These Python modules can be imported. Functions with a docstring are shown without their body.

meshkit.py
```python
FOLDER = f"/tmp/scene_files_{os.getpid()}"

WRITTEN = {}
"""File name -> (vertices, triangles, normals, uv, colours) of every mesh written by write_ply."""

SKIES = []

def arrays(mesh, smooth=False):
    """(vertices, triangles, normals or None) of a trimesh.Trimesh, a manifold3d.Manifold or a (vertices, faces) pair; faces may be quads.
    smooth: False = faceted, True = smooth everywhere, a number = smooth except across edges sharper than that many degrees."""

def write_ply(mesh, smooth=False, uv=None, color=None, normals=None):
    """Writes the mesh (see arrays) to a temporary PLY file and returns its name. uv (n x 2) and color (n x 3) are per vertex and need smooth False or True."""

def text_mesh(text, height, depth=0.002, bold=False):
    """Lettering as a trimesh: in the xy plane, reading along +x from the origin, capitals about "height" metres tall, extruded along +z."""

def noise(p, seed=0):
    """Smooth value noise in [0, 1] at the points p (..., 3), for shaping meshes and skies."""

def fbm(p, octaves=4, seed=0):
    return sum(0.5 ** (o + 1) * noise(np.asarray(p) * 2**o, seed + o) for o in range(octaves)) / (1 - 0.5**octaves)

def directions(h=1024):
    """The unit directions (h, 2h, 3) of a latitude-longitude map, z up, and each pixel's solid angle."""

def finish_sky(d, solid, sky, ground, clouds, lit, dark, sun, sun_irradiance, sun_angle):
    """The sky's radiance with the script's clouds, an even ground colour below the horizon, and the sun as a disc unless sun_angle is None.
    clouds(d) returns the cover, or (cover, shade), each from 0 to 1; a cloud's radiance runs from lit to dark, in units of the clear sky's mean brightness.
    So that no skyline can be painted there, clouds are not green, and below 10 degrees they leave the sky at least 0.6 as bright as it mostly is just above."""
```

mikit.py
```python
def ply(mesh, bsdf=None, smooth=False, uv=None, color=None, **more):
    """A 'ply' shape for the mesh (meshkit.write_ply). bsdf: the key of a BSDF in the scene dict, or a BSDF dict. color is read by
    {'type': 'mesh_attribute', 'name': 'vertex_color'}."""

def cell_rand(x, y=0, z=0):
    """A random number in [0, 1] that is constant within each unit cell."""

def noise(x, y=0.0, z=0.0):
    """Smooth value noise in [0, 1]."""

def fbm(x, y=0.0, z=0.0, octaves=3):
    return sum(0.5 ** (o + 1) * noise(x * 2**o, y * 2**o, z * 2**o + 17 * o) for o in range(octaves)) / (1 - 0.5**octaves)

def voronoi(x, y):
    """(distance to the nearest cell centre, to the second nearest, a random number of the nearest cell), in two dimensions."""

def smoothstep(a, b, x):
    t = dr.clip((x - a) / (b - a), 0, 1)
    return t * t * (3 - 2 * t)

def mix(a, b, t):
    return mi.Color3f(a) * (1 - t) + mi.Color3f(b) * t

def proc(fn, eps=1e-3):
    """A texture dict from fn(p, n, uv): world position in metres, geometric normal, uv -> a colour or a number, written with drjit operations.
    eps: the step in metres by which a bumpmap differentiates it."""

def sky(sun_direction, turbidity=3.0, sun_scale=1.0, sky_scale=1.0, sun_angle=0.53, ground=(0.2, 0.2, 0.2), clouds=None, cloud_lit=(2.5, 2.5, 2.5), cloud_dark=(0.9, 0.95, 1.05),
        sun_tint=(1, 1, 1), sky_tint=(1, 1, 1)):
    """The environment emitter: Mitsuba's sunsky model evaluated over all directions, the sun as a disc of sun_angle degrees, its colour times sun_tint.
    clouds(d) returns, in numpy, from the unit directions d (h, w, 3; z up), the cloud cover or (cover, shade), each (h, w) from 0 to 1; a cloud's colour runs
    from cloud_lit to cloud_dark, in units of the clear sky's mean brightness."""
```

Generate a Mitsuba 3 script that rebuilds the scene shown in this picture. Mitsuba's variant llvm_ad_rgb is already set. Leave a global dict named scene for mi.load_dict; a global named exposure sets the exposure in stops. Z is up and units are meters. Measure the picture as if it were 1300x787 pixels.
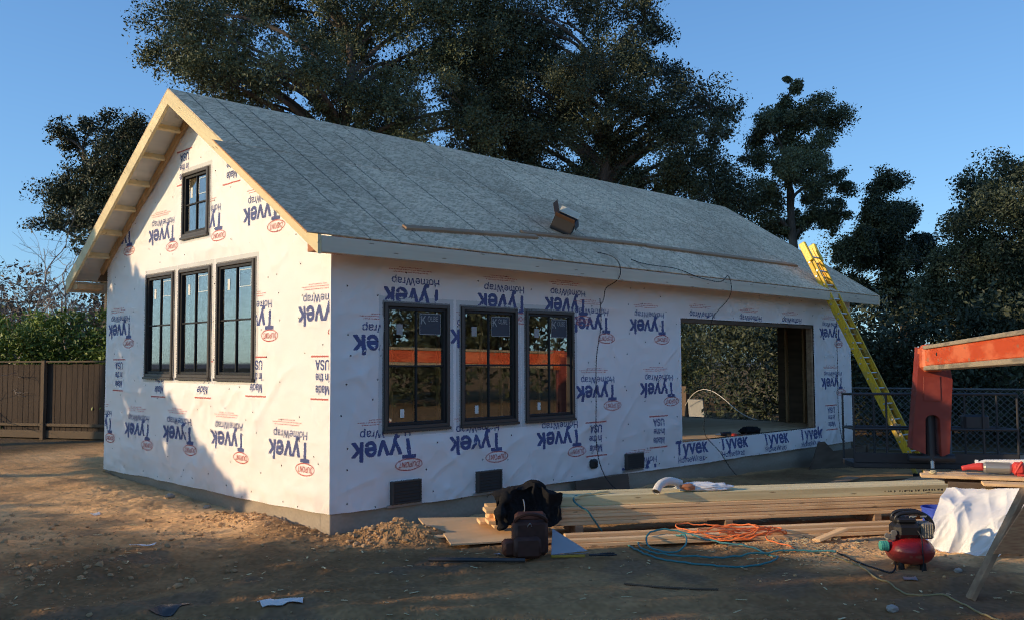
import math
import numpy as np
import trimesh
import manifold3d as m3
import drjit as dr
import mitsuba as mi
import mikit
import meshkit
from mikit import noise, fbm, voronoi, cell_rand, smoothstep, mix

T = mi.ScalarTransform4f
scene, labels = {}, {}

# ------------------------------------------------------------------ camera, sky, exposure
FOV = 58.69
YAW, PITCH, ROLL = 0.7905, 0.05675, -0.0039
EYE = np.array([-5.533, -8.376, 1.854])
fw = np.array([math.cos(YAW) * math.cos(PITCH), math.sin(YAW) * math.cos(PITCH), math.sin(PITCH)])
rt = np.array([math.sin(YAW), -math.cos(YAW), 0.0])
up = np.cross(rt, fw)
up = up * math.cos(ROLL) - rt * math.sin(ROLL)
scene['camera'] = {'type': 'perspective', 'fov': FOV, 'fov_axis': 'x', 'near_clip': 0.05, 'far_clip': 2000.0,
                   'to_world': T().look_at(origin=EYE.tolist(), target=(EYE + fw).tolist(), up=up.tolist())}
SUN = np.array([-1.0, 0.48, 0.29])
scene['daylight'] = mikit.sky(SUN, turbidity=3, sun_scale=0.50, sky_scale=1.2, sun_tint=(1.0, 1.08, 1.34), sky_tint=(0.49, 0.71, 1.02))
exposure = 2.75


# ------------------------------------------------------------------ helpers
def uniq(name):
    if name not in scene and name not in labels and not any(k.startswith(name + '__') for k in scene):
        return name
    i = 1
    while True:
        n = f'{name}_{i:03d}'
        if n not in scene and n not in labels:
            return n
        i += 1


_count = {}


def key_for(name, parent=None):
    base = (parent + '__' if parent else '') + name
    i = _count.get(base, 0)
    _count[base] = i + 1
    return base if i == 0 else f'{base}_{i:03d}'


def tag(k, label=None, cat=None, group=None, kind=None):
    d = {}
    if label: d['label'] = label
    if cat: d['category'] = cat
    if group: d['group'] = group
    if kind: d['kind'] = kind
    labels[k] = d
    return k


def thing(name, label, cat, group=None):
    k = key_for(name)
    return tag(k, label, cat, group)


def part(name, parent, mesh, bsdf, smooth=False, label=None, kind=None):
    k = key_for(name, parent)
    scene[k] = mikit.ply(mesh, 'mat_' + bsdf, smooth=smooth)
    if label or kind:
        tag(k, label, None, None, kind)
    return k


def one(name, mesh, bsdf, label, cat, group=None, smooth=False, kind=None):
    k = key_for(name)
    scene[k] = mikit.ply(mesh, 'mat_' + bsdf, smooth=smooth)
    return tag(k, label, cat, group, kind)


def struct(name, mesh, bsdf, smooth=False, parent=None):
    k = key_for(name, parent)
    scene[k] = mikit.ply(mesh, 'mat_' + bsdf, smooth=smooth)
    labels[k] = {'kind': 'structure'}
    return k


def cat_(ms):
    return trimesh.util.concatenate(ms)


def frame(d, up=(0, 0, 1)):
    """rotation with columns x=d, y, z~up"""
    x = np.asarray(d, float); x = x / np.linalg.norm(x)
    u = np.asarray(up, float)
    if abs(x @ u) > 0.98 * np.linalg.norm(u): u = np.array([0.0, 1.0, 0.1])
    y = np.cross(u, x); y /= np.linalg.norm(y)
    return np.stack([x, y, np.cross(x, y)], 1)


def bbox(sx, sy, sz, c=(0, 0, 0), R=None, b=0.004):
    """a box with chamfered edges"""
    h = np.array([sx, sy, sz]) / 2
    b = min(b, h.min() * 0.6)
    pts = []
    for s in np.ndindex(2, 2, 2):
        s = np.array(s) * 2 - 1
        for a in range(3):
            p = h - b; p[a] = h[a]
            pts.append(p * s)
    pts = np.array(pts)
    m = trimesh.convex.convex_hull(pts)
    v = m.vertices if R is None else m.vertices @ np.asarray(R).T
    return trimesh.Trimesh(v + np.asarray(c, float), m.faces, process=False)


def xbox(x0, x1, y0, y1, z0, z1, b=0.004):
    return bbox(x1 - x0, y1 - y0, z1 - z0, ((x0 + x1) / 2, (y0 + y1) / 2, (z0 + z1) / 2), None, b)


def beam(a, b, w, h, up=(0, 0, 1), bev=0.004):
    """bar from a to b: w across, h along up"""
    a, b = np.asarray(a, float), np.asarray(b, float)
    return bbox(np.linalg.norm(b - a), w, h, (a + b) / 2, frame(b - a, up), bev)


def tube(pts, r, sides=8, caps=True):
    p = np.asarray(pts, float)
    r = np.broadcast_to(np.asarray(r, float), (len(p),))
    t = np.gradient(p, axis=0); t /= np.linalg.norm(t, axis=1, keepdims=True) + 1e-12
    a = np.zeros_like(p)
    ref = np.array([0, 0, 1.0]) if abs(t[0, 2]) < 0.9 else np.array([1.0, 0, 0])
    prev = np.cross(t[0], ref)
    for i in range(len(p)):
        prev = prev - t[i] * (prev @ t[i]); prev /= np.linalg.norm(prev) + 1e-12
        a[i] = prev
    b = np.cross(t, a)
    ang = np.arange(sides) * 2 * np.pi / sides
    v = (p[:, None] + r[:, None, None] * (np.cos(ang)[None, :, None] * a[:, None] + np.sin(ang)[None, :, None] * b[:, None])).reshape(-1, 3)
    i, j = np.meshgrid(np.arange(len(p) - 1), np.arange(sides), indexing='ij')
    q = np.stack([i * sides + j, i * sides + (j + 1) % sides, (i + 1) * sides + (j + 1) % sides, (i + 1) * sides + j], -1).reshape(-1, 4)
    f = np.vstack([q[:, [0, 1, 2]], q[:, [0, 2, 3]]])
    if caps:
        n = len(v); v = np.vstack([v, p[0], p[-1]])
        k = np.arange(sides); e = (len(p) - 1) * sides
        f = np.vstack([f, np.stack([k * 0 + n, (k + 1) % sides, k], 1), np.stack([k * 0 + n + 1, e + k, e + (k + 1) % sides], 1)])
    return trimesh.Trimesh(v, f, process=False)


def spline(pts, n=60):
    from scipy.interpolate import CubicSpline
    p = np.asarray(pts, float)
    t = np.append(0, np.cumsum(np.linalg.norm(np.diff(p, axis=0), axis=1)))
    return CubicSpline(t, p)(np.linspace(0, t[-1], n))


def lathe(profile, sides=32, c=(0, 0, 0)):
    """profile: (r, z) rows"""
    m = trimesh.creation.revolve(np.asarray(profile, float), sections=sides)
    m.apply_translation(c)
    return m


def prism(poly, depth, origin, ex, ey):
    """polygon (2-D) extruded by depth along ex x ey, at origin"""
    from shapely.geometry import Polygon
    g = poly if hasattr(poly, 'area') else Polygon(poly)
    m = trimesh.creation.extrude_polygon(g, depth, engine='earcut')
    ex = np.asarray(ex, float); ex /= np.linalg.norm(ex)
    ey = np.asarray(ey, float); ey -= ex * (ex @ ey); ey /= np.linalg.norm(ey)
    M = np.eye(4); M[:3, 0], M[:3, 1], M[:3, 2], M[:3, 3] = ex, ey, np.cross(ex, ey), origin
    m.apply_transform(M)
    return m


def blob(radii, c, seed, amp=0.2, freq=3.0, sub=3, R=None):
    m = trimesh.creation.icosphere(subdivisions=sub)
    v = m.vertices * (1 + amp * (meshkit.fbm(m.vertices * freq + seed * 7.3, 3, seed) - 0.5)[:, None] * 2) * np.asarray(radii)
    if R is not None: v = v @ np.asarray(R).T
    return trimesh.Trimesh(v + np.asarray(c, float), m.faces, process=False)


# ------------------------------------------------------------------ materials
def mat(name, color, rough=0.6, spec=0.35, metallic=0.0, bump=None, two=True, **more):
    b = {'type': 'principled', 'base_color': color if isinstance(color, dict) else {'type': 'rgb', 'value': list(color)},
         'roughness': rough, 'specular': spec, 'metallic': metallic, **more}
    if bump is not None:
        b = {'type': 'bumpmap', 'nested': b, 'arbitrary': bump[0], 'scale': bump[1]}
    scene['mat_' + name] = {'type': 'twosided', 'nested': b} if two else b
    return name


def P3(p): return p.x, p.y, p.z


def f_dirt(p, n, uv):
    a = fbm(p.x * 0.55, p.y * 0.55, p.z * 0.5, 4)
    b = fbm(p.x * 5.0 + 7, p.y * 5.0, 0.0, 3)
    c = noise(p.x * 34, p.y * 34, 1.0)
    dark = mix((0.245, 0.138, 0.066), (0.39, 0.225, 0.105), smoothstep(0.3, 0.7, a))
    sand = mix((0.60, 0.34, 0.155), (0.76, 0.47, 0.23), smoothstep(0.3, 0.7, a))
    # pale subsoil over the yard; darker soil and painted shade in its near corner
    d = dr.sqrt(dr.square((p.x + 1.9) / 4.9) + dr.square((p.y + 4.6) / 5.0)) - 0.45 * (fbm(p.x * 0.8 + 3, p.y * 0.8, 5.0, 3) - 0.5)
    e = dr.sqrt(dr.square((p.x - 3.6) / 1.5) + dr.square((p.y + 4.3) / 1.1)) - 0.6 * (fbm(p.x * 1.8, p.y * 1.8, 8.0, 3) - 0.5)  # sunlit ground left of the compressor, painted paler
    g = dr.sqrt(dr.square((p.x - 8.0) / 6.0) + dr.square((p.y + 1.7) / 1.7)) - 0.4 * (fbm(p.x * 0.9 + 13, p.y * 0.9, 4.0, 3) - 0.5)  # dark ground behind the lumber, with the house shade painted into its colour
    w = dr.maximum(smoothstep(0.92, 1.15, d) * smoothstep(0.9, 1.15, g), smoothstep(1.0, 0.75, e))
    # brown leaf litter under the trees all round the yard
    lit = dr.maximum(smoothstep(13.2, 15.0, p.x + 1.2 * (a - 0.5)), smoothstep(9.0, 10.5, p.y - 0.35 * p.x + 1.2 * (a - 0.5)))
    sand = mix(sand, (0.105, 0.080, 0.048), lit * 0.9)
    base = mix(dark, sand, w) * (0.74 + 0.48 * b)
    base = mix(base, (0.15, 0.11, 0.08), smoothstep(0.58, 0.72, fbm(p.x * 1.6 + 31, p.y * 1.6, 2.0, 3)) * 0.5)
    return base * (0.82 + 0.32 * c)


def f_dirtbump(p, n, uv):
    return fbm(p.x * 16, p.y * 16, 0.0, 3) + 0.5 * noise(p.x * 70, p.y * 70, 0.0)


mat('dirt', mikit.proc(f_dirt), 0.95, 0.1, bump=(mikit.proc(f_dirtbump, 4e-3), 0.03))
mat('clod', mikit.proc(lambda p, n, uv: mix((0.27, 0.17, 0.09), (0.55, 0.35, 0.19), noise(p.x * 3, p.y * 3, p.z * 3))), 0.95, 0.1)


def f_wrap(p, n, uv):
    a = fbm(p.x * 1.3, p.y * 1.3, p.z * 1.3, 3)
    s = noise(p.x * 160, p.y * 160, p.z * 160)
    d = smoothstep(0.55, 0.2, p.z) * smoothstep(0.3, 0.8, fbm(p.x * 3, p.y * 3, p.z * 5, 3))
    c = mix((0.84, 0.785, 0.75), (0.90, 0.845, 0.81), a) * (0.97 + 0.05 * s)
    return mix(c, (0.50, 0.42, 0.33), d * 0.4)


mat('wrap', mikit.proc(f_wrap), 0.5, 0.35, bump=(mikit.proc(lambda p, n, uv: fbm(p.x * 9 + p.y * 9, p.z * 9, 0.0, 3), 6e-3), 0.012))
mat('ink_blue', (0.075, 0.095, 0.235), 0.6)
mat('ink_red', (0.52, 0.13, 0.11), 0.6)
mat('tape', (0.62, 0.61, 0.59), 0.5)


def f_concrete(p, n, uv):
    a = fbm(p.x * 2.2, p.y * 2.2, p.z * 4, 4)
    c = mix((0.30, 0.25, 0.19), (0.44, 0.375, 0.295), a)
    stain = smoothstep(0.14, 0.0, p.z + 0.06 - 0.025 * dr.maximum(p.y, 0)) * 0.6
    return mix(c, (0.25, 0.17, 0.11), stain) * (0.9 + 0.2 * noise(p.x * 40, p.y * 40, p.z * 40))


mat('concrete', mikit.proc(f_concrete), 0.9, 0.15)


def strands(x, y, k, dx=0.0):
    """elongated flakes of pressed strand board: cells in a frame turned per patch"""
    out = 0.0
    for a, s in ((0.15, 0.0), (0.75, 5.3), (-0.5, 11.7)):
        u = x * math.cos(a) + y * math.sin(a); v = -x * math.sin(a) + y * math.cos(a)
        w = cell_rand(dr.floor(v * 38 + s), 3, 1)
        c = cell_rand(dr.floor(u * 8 + w * 9), dr.floor(v * 38 + s), k)
        out = out + c
    return out / 3


TP = 0.633
COSR = 1 / math.sqrt(1 + TP * TP)


def f_osb(p, n, uv):
    v = p.y / COSR
    s = strands(p.x, v, 1)
    c = mix((0.47, 0.34, 0.22), (0.80, 0.605, 0.41), smoothstep(0.15, 0.85, s))
    row = dr.floor((v + 0.56) / 1.22)
    tone = cell_rand(dr.floor((p.x + 1.22 * (row - 2 * dr.floor(row / 2))) / 2.44), row, 4)
    c = c * (0.82 + 0.3 * tone)
    c = c * (0.85 + 0.3 * fbm(p.x * 0.6, v * 0.6, 0.0, 3))
    # printed nailing lines up the slope, every 16 inches, broken up
    g = p.x / 0.4064 + 0.13 * tone
    line = smoothstep(0.036, 0.018, dr.abs(g - dr.floor(g) - 0.5))
    line = line * smoothstep(0.40, 0.58, noise(dr.floor(g) * 3.1, v * 0.8, 2.0))
    c = mix(c, (0.07, 0.065, 0.06), line * 0.75)
    return mix(c, (0.42, 0.30, 0.2), smoothstep(0.62, 0.8, fbm(p.x * 0.5 + 4.2, v * 0.9, 3.0, 3)) * 0.35)


mat('osb', mikit.proc(f_osb), 0.85, 0.2)
mat('osb_edge', mikit.proc(lambda p, n, uv: mix((0.40, 0.17, 0.08), (0.60, 0.32, 0.16), noise(p.x * 20, p.y * 20, p.z * 90))), 0.8)


def grain(color, dark, d, scale=1.0):
    d = np.asarray(d, float) / np.linalg.norm(d)
    a = np.cross(d, [0, 0, 1.0])
    a = a / np.linalg.norm(a) if np.linalg.norm(a) > 0.1 else np.array([1.0, 0, 0])
    b = np.cross(d, a)

    def fn(p, n, uv):
        u = p.x * d[0] + p.y * d[1] + p.z * d[2]
        v = p.x * a[0] + p.y * a[1] + p.z * a[2]
        w = p.x * b[0] + p.y * b[1] + p.z * b[2]
        g = fbm(u * 0.9 * scale, v * 26 * scale, w * 26 * scale, 3)
        band = noise(u * 0.35, v * 9 + 3 * noise(u * 1.2, v * 4, w * 4), w * 9)
        knot = smoothstep(0.07, 0.02, voronoi(u * 1.3, (v + w) * 7)[0])
        t = smoothstep(0.25, 0.8, 0.6 * g + 0.4 * band)
        return mix(mix(dark, color, t), (0.16, 0.08, 0.04), knot * 0.7) * (0.88 + 0.24 * noise(u * 0.5, v * 3, w * 3))
    return mikit.proc(fn)


LD = np.array([0.829, -0.559, 0.0])       # the lumber's direction
LN = np.array([-0.559, -0.829, 0.0])      # towards the open side of the yard
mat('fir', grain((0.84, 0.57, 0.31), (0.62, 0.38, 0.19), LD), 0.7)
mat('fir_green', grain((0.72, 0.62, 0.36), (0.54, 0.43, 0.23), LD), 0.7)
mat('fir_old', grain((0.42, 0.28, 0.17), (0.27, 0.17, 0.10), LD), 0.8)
mat('roof_board', grain((0.46, 0.30, 0.19), (0.33, 0.20, 0.12), (1, 0.05, 0)), 0.8)
mat('primed', grain((0.72, 0.60, 0.36), (0.64, 0.52, 0.30), (0, 1, 0.6)), 0.7)
mat('primed_long', grain((0.60, 0.53, 0.40), (0.53, 0.46, 0.34), (1, 0, 0)), 0.7)
mat('framing', grain((0.58, 0.38, 0.20), (0.42, 0.25, 0.12), (0, 0.1, 1)), 0.75)
mat('redwood', (0.42, 0.17, 0.085), 0.75)
mat('soffit', mikit.proc(lambda p, n, uv: mix((0.42, 0.43, 0.44), (0.62, 0.62, 0.6), fbm(p.x * 2, p.y * 9, p.z * 9, 3))), 0.5, 0.5)
mat('plywood', mikit.proc(lambda p, n, uv: mix((0.50, 0.33, 0.18), (0.66, 0.47, 0.28), fbm(p.x * 2 + p.y * 9, p.y * 2 - p.x * 1.0, p.z * 9, 3))), 0.8)
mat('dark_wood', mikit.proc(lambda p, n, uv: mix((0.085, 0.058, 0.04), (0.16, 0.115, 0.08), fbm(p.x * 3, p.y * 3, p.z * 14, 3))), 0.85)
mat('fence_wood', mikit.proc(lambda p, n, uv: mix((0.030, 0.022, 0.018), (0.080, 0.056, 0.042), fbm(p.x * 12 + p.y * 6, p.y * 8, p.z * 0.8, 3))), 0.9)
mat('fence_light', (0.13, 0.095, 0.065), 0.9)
mat('bronze', (0.060, 0.050, 0.043), 0.42, 0.5)
mat('window_wood', (0.50, 0.36, 0.2), 0.6)
mat('fin_grey', (0.24, 0.225, 0.21), 0.6)
mat('black_trim', (0.014, 0.014, 0.015), 0.5)
scene['mat_pane'] = {'type': 'thindielectric', 'int_ior': 2.25}
mat('sticker_dark', (0.045, 0.055, 0.075), 0.5)
mat('sticker_white', (0.66, 0.66, 0.62), 0.6)
mat('sticker_grey', (0.34, 0.34, 0.33), 0.6)
mat('vent', (0.045, 0.04, 0.037), 0.6)
mat('zinc', (0.42, 0.42, 0.42), 0.4, metallic=0.7)
mat('cable_teal', (0.05, 0.20, 0.22), 0.5)
mat('cable_black', (0.02, 0.022, 0.026), 0.5)
mat('cord_orange', (0.80, 0.20, 0.06), 0.5)
mat('cord_tan', (0.30, 0.24, 0.12), 0.6)
mat('yellow', mikit.proc(lambda p, n, uv: mix((0.74, 0.47, 0.03), (0.48, 0.33, 0.08), smoothstep(0.45, 0.75, fbm(p.x * 9, p.y * 9, p.z * 5, 3)))), 0.5, 0.4)
mat('yellow_cap', (0.86, 0.55, 0.01), 0.35, 0.5)
mat('yellow_dirty', (0.42, 0.27, 0.04), 0.6)
mat('alu', (0.62, 0.63, 0.64), 0.35, metallic=0.8)
mat('orange_paint', mikit.proc(lambda p, n, uv: mix(mix((0.52, 0.075, 0.022), (0.66, 0.165, 0.07), smoothstep(0.42, 0.7, fbm(p.x * 2.5, p.y * 2.5, p.z * 5, 4))), (0.30, 0.17, 0.10), smoothstep(0.66, 0.78, fbm(p.x * 9, p.y * 9, p.z * 14, 3)) * 0.7)), 0.45, 0.5)
mat('red_paint', mikit.proc(lambda p, n, uv: mix((0.20, 0.028, 0.018), (0.28, 0.05, 0.032), smoothstep(0.4, 0.75, fbm(p.x * 4, p.y * 4, p.z * 4, 4)))), 0.5, 0.5)
mat('boom_rail', mikit.proc(lambda p, n, uv: mix((0.34, 0.285, 0.21), (0.19, 0.165, 0.13), smoothstep(0.4, 0.8, fbm(p.x * 5, p.y * 5, p.z * 14, 3)))), 0.6)
mat('dark_steel', (0.035, 0.035, 0.038), 0.5, 0.5)
mat('rubber', (0.018, 0.018, 0.019), 0.8)
mat('tank_red', mikit.proc(lambda p, n, uv: mix((0.30, 0.014, 0.018), (0.30, 0.17, 0.11), smoothstep(0.22, 0.02, p.z) * 0.55 * noise(p.x * 14, p.y * 14, p.z * 20) + 0.35 * smoothstep(0.62, 0.8, fbm(p.x * 16, p.y * 16, p.z * 16, 3)))), 0.32, 0.5)
mat('plastic_black', (0.016, 0.016, 0.018), 0.4, 0.5)
mat('teal_plastic', (0.08, 0.36, 0.29), 0.4)
mat('fabric_black', mikit.proc(lambda p, n, uv: mix((0.008, 0.008, 0.009), (0.02, 0.02, 0.022), noise(p.x * 90, p.y * 90, p.z * 90))), 0.9, 0.15)
mat('leather', mikit.proc(lambda p, n, uv: mix((0.035, 0.016, 0.012), (0.085, 0.034, 0.024), fbm(p.x * 20, p.y * 20, p.z * 20, 3))), 0.6)
mat('sheet_white', mikit.proc(lambda p, n, uv: mix((0.74, 0.73, 0.72), (0.82, 0.81, 0.79), fbm(p.x * 4, p.y * 4, p.z * 4, 3))), 0.55)
mat('paper', (0.70, 0.68, 0.64), 0.8)
mat('bucket_blue', (0.045, 0.09, 0.50), 0.4)
mat('metal_white', (0.34, 0.37, 0.42), 0.4)
mat('pvc', (0.70, 0.66, 0.60), 0.5)
mat('saw_red', (0.62, 0.06, 0.05), 0.4)
mat('saw_grey', (0.42, 0.39, 0.34), 0.35, metallic=0.6)
mat('cardboard', (0.11, 0.06, 0.038), 0.85)
mat('box_print', (0.04, 0.038, 0.04), 0.7)
mat('box_inner', (0.72, 0.68, 0.55), 0.8)
mat('stone', (0.36, 0.33, 0.29), 0.9)
mat('bark', mikit.proc(lambda p, n, uv: mix((0.055, 0.045, 0.038), (0.17, 0.145, 0.125), fbm(p.x * 7, p.y * 7, p.z * 2.5, 3))), 0.95, 0.1)
mat('pale_bark', mikit.proc(lambda p, n, uv: mix((0.17, 0.13, 0.105), (0.40, 0.34, 0.29), fbm(p.x * 5, p.y * 5, p.z * 2.5, 3))), 0.95, 0.1)
mat('fence_wire', (0.15, 0.15, 0.15), 0.5)


def leaf_mat(name, c0, c1, rough=0.5):
    mat(name, mikit.proc(lambda p, n, uv: mix(c0, c1, smoothstep(0.25, 0.8, 0.6 * fbm(p.x * 0.7, p.y * 0.7, p.z * 0.7, 2) + 0.4 * cell_rand(p.x * 13, p.y * 13, p.z * 13)))), rough, 0.4)


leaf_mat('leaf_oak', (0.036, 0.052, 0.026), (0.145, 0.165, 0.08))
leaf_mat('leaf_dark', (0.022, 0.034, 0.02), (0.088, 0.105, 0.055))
leaf_mat('leaf_dry', (0.09, 0.065, 0.045), (0.20, 0.155, 0.11))
leaf_mat('leaf_hedge', (0.045, 0.085, 0.016), (0.20, 0.26, 0.045))
leaf_mat('leaf_brush', (0.022, 0.032, 0.012), (0.090, 0.105, 0.035))

# ------------------------------------------------------------------ house numbers
L, W = 12.45, 6.25
ZB, FLOOR = 0.228, 0.56
YR, ZR, OV, EA, OF, TH = 3.13, 5.446, 0.47, 0.475, 0.42, 0.165
ZE = ZR - TP * (YR + EA)


def roof_z(y):
    return ZR - TP * np.abs(np.asarray(y) - YR)


# ------------------------------------------------------------------ ground
def ground_z(x, y, fine=True):
    x, y = np.asarray(x, float), np.asarray(y, float)
    z = 0.025 * np.clip(y, 0, 9) - 0.036 * np.clip(x - 6.5, 0, 8)
    z = z * 1.0
    def hump(cx, cy, rx, ry, h, a=0.0):
        dx, dy = x - cx, y - cy
        u, v = dx * math.cos(a) + dy * math.sin(a), -dx * math.sin(a) + dy * math.cos(a)
        return h * np.exp(-(u / rx) ** 2 - (v / ry) ** 2)
    inside = (x > 0.0) & (y > 0.0) & (x < L) & (y < W)
    m = hump(0.42, -0.62, 0.55, 0.26, 0.20, -0.7) + hump(-0.30, 1.05, 0.30, 0.6, 0.13) + hump(-0.55, 0.05, 0.7, 0.35, 0.05, 0.6)
    m += hump(-3.2, 1.4, 1.1, 0.8, 0.10) + hump(-2.2, 0.1, 0.8, 0.35, 0.07, 0.5) + hump(2.9, -3.75, 0.6, 0.4, 0.05)
    for o_ in (0.0, 1.5):
        t_ = (x * 0.62 + y * 0.78) + 3.1 + o_ + 0.25 * np.sin((x - y) * 0.55)
        m = m - 0.035 * np.exp(-(t_ / 0.16) ** 2) + 0.022 * np.exp(-((np.abs(t_) - 0.27) / 0.10) ** 2)
    m -= hump(-2.6, -0.6, 0.9, 0.3, 0.05, -0.4) + hump(1.7, -0.35, 1.1, 0.25, 0.05)
    z = z + m
    if fine:
        P = np.stack([x, y, 0 * x], -1)
        near = np.exp(-np.maximum(np.hypot(x - 1, y + 1) - 8, 0) / 8)
        rough = 0.6 + 1.4 * np.clip(meshkit.fbm(P * 0.7 + 3.3, 3, 5) - 0.42, 0, 1) * 3
        z = z + near * (0.075 * (meshkit.fbm(P * 0.8, 3, 1) - 0.5) + rough * 0.036 * (meshkit.fbm(P * 4.2, 3, 2) - 0.5))
        z = z + near * rough * 0.013 * (meshkit.noise(P * 17, 3) - 0.5)
        z = z + (1 - near) * 0.25 * (meshkit.fbm(P * 0.15, 3, 9) - 0.5)
    return np.where(inside, np.minimum(z, 0.12), z)


def graded(lo, hi, n0, n1, step, far):
    mid = np.arange(n0, n1 + 1e-6, step)
    out, s = [n1], step
    while out[-1] < far:
        s *= 1.22; out.append(out[-1] + s)
    out2, s = [n0], step
    while out2[-1] > -far:
        s *= 1.22; out2.append(out2[-1] - s)
    return np.concatenate([out2[:0:-1], mid, out[1:]])


gx, gy = graded(0, 0, -5.0, 8.0, 0.036, 260), graded(0, 0, -7.6, 6.5, 0.036, 260)
GX, GY = np.meshgrid(gx, gy, indexing='ij')
GZ = ground_z(GX, GY)
ni, nj = GX.shape
ii, jj = np.meshgrid(np.arange(ni - 1), np.arange(nj - 1), indexing='ij')
a = (ii * nj + jj).ravel()
gf = np.vstack([np.stack([a, a + nj, a + nj + 1], 1), np.stack([a, a + nj + 1, a + 1], 1)])
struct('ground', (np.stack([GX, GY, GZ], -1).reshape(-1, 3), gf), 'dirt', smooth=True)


def gz(x, y):
    return float(ground_z(np.array([x]), np.array([y]))[0])


# ------------------------------------------------------------------ house
H = thing('house', 'small gabled house under construction, wrapped in printed white house wrap with grey sheathed roof', 'house')

# foundation (butted stem walls) and slab
F_ = []
part('foundation', H, cat_([xbox(0.012, L - 0.012, 0.012, 0.20, -0.7, ZB + 0.06, 0.006), xbox(0.012, L - 0.012, W - 0.20, W - 0.012, -0.7, ZB + 0.06, 0.006),
                            xbox(0.012, 0.20, 0.20, W - 0.20, -0.7, ZB + 0.055, 0.003), xbox(L - 0.20, L - 0.012, 0.20, W - 0.20, -0.7, ZB + 0.055, 0.003)]), 'concrete', label='bare concrete stem wall below the wrap')
part('floor', H, xbox(0.14, L - 0.14, 0.14, W - 0.14, ZB + 0.07, FLOOR), 'plywood', label='plywood subfloor inside the house')

LWX = [(0.695, 1.663), (1.859, 2.826), (2.986, 3.934)]
LWZ = (1.091, 2.532)
GWY = [(1.612, 2.571), (2.746, 3.675), (3.844, 4.743)]
GWZ = (1.664, 3.117)
AW = (2.844, 3.606, 3.557, 4.434)
OPN = (6.493, 10.883, 0.583, 2.537)
FOP = (1.55, 4.85, FLOOR + 0.01, 2.78)
long_open = [(x0, x1, *LWZ) for x0, x1 in LWX] + [OPN]
gable_open = [(y0, y1, *GWZ) for y0, y1 in GWY] + [AW]


SPAN = {3: 6.25, 7: 12.45, 11: 6.25, 13: 12.45}
TAUT = {3: gable_open, 7: long_open + [(0.75, 1.25, 0.2, 0.53), (2.06, 2.55, 0.2, 0.53), (5.0, 5.48, 0.2, 0.53)]}


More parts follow.
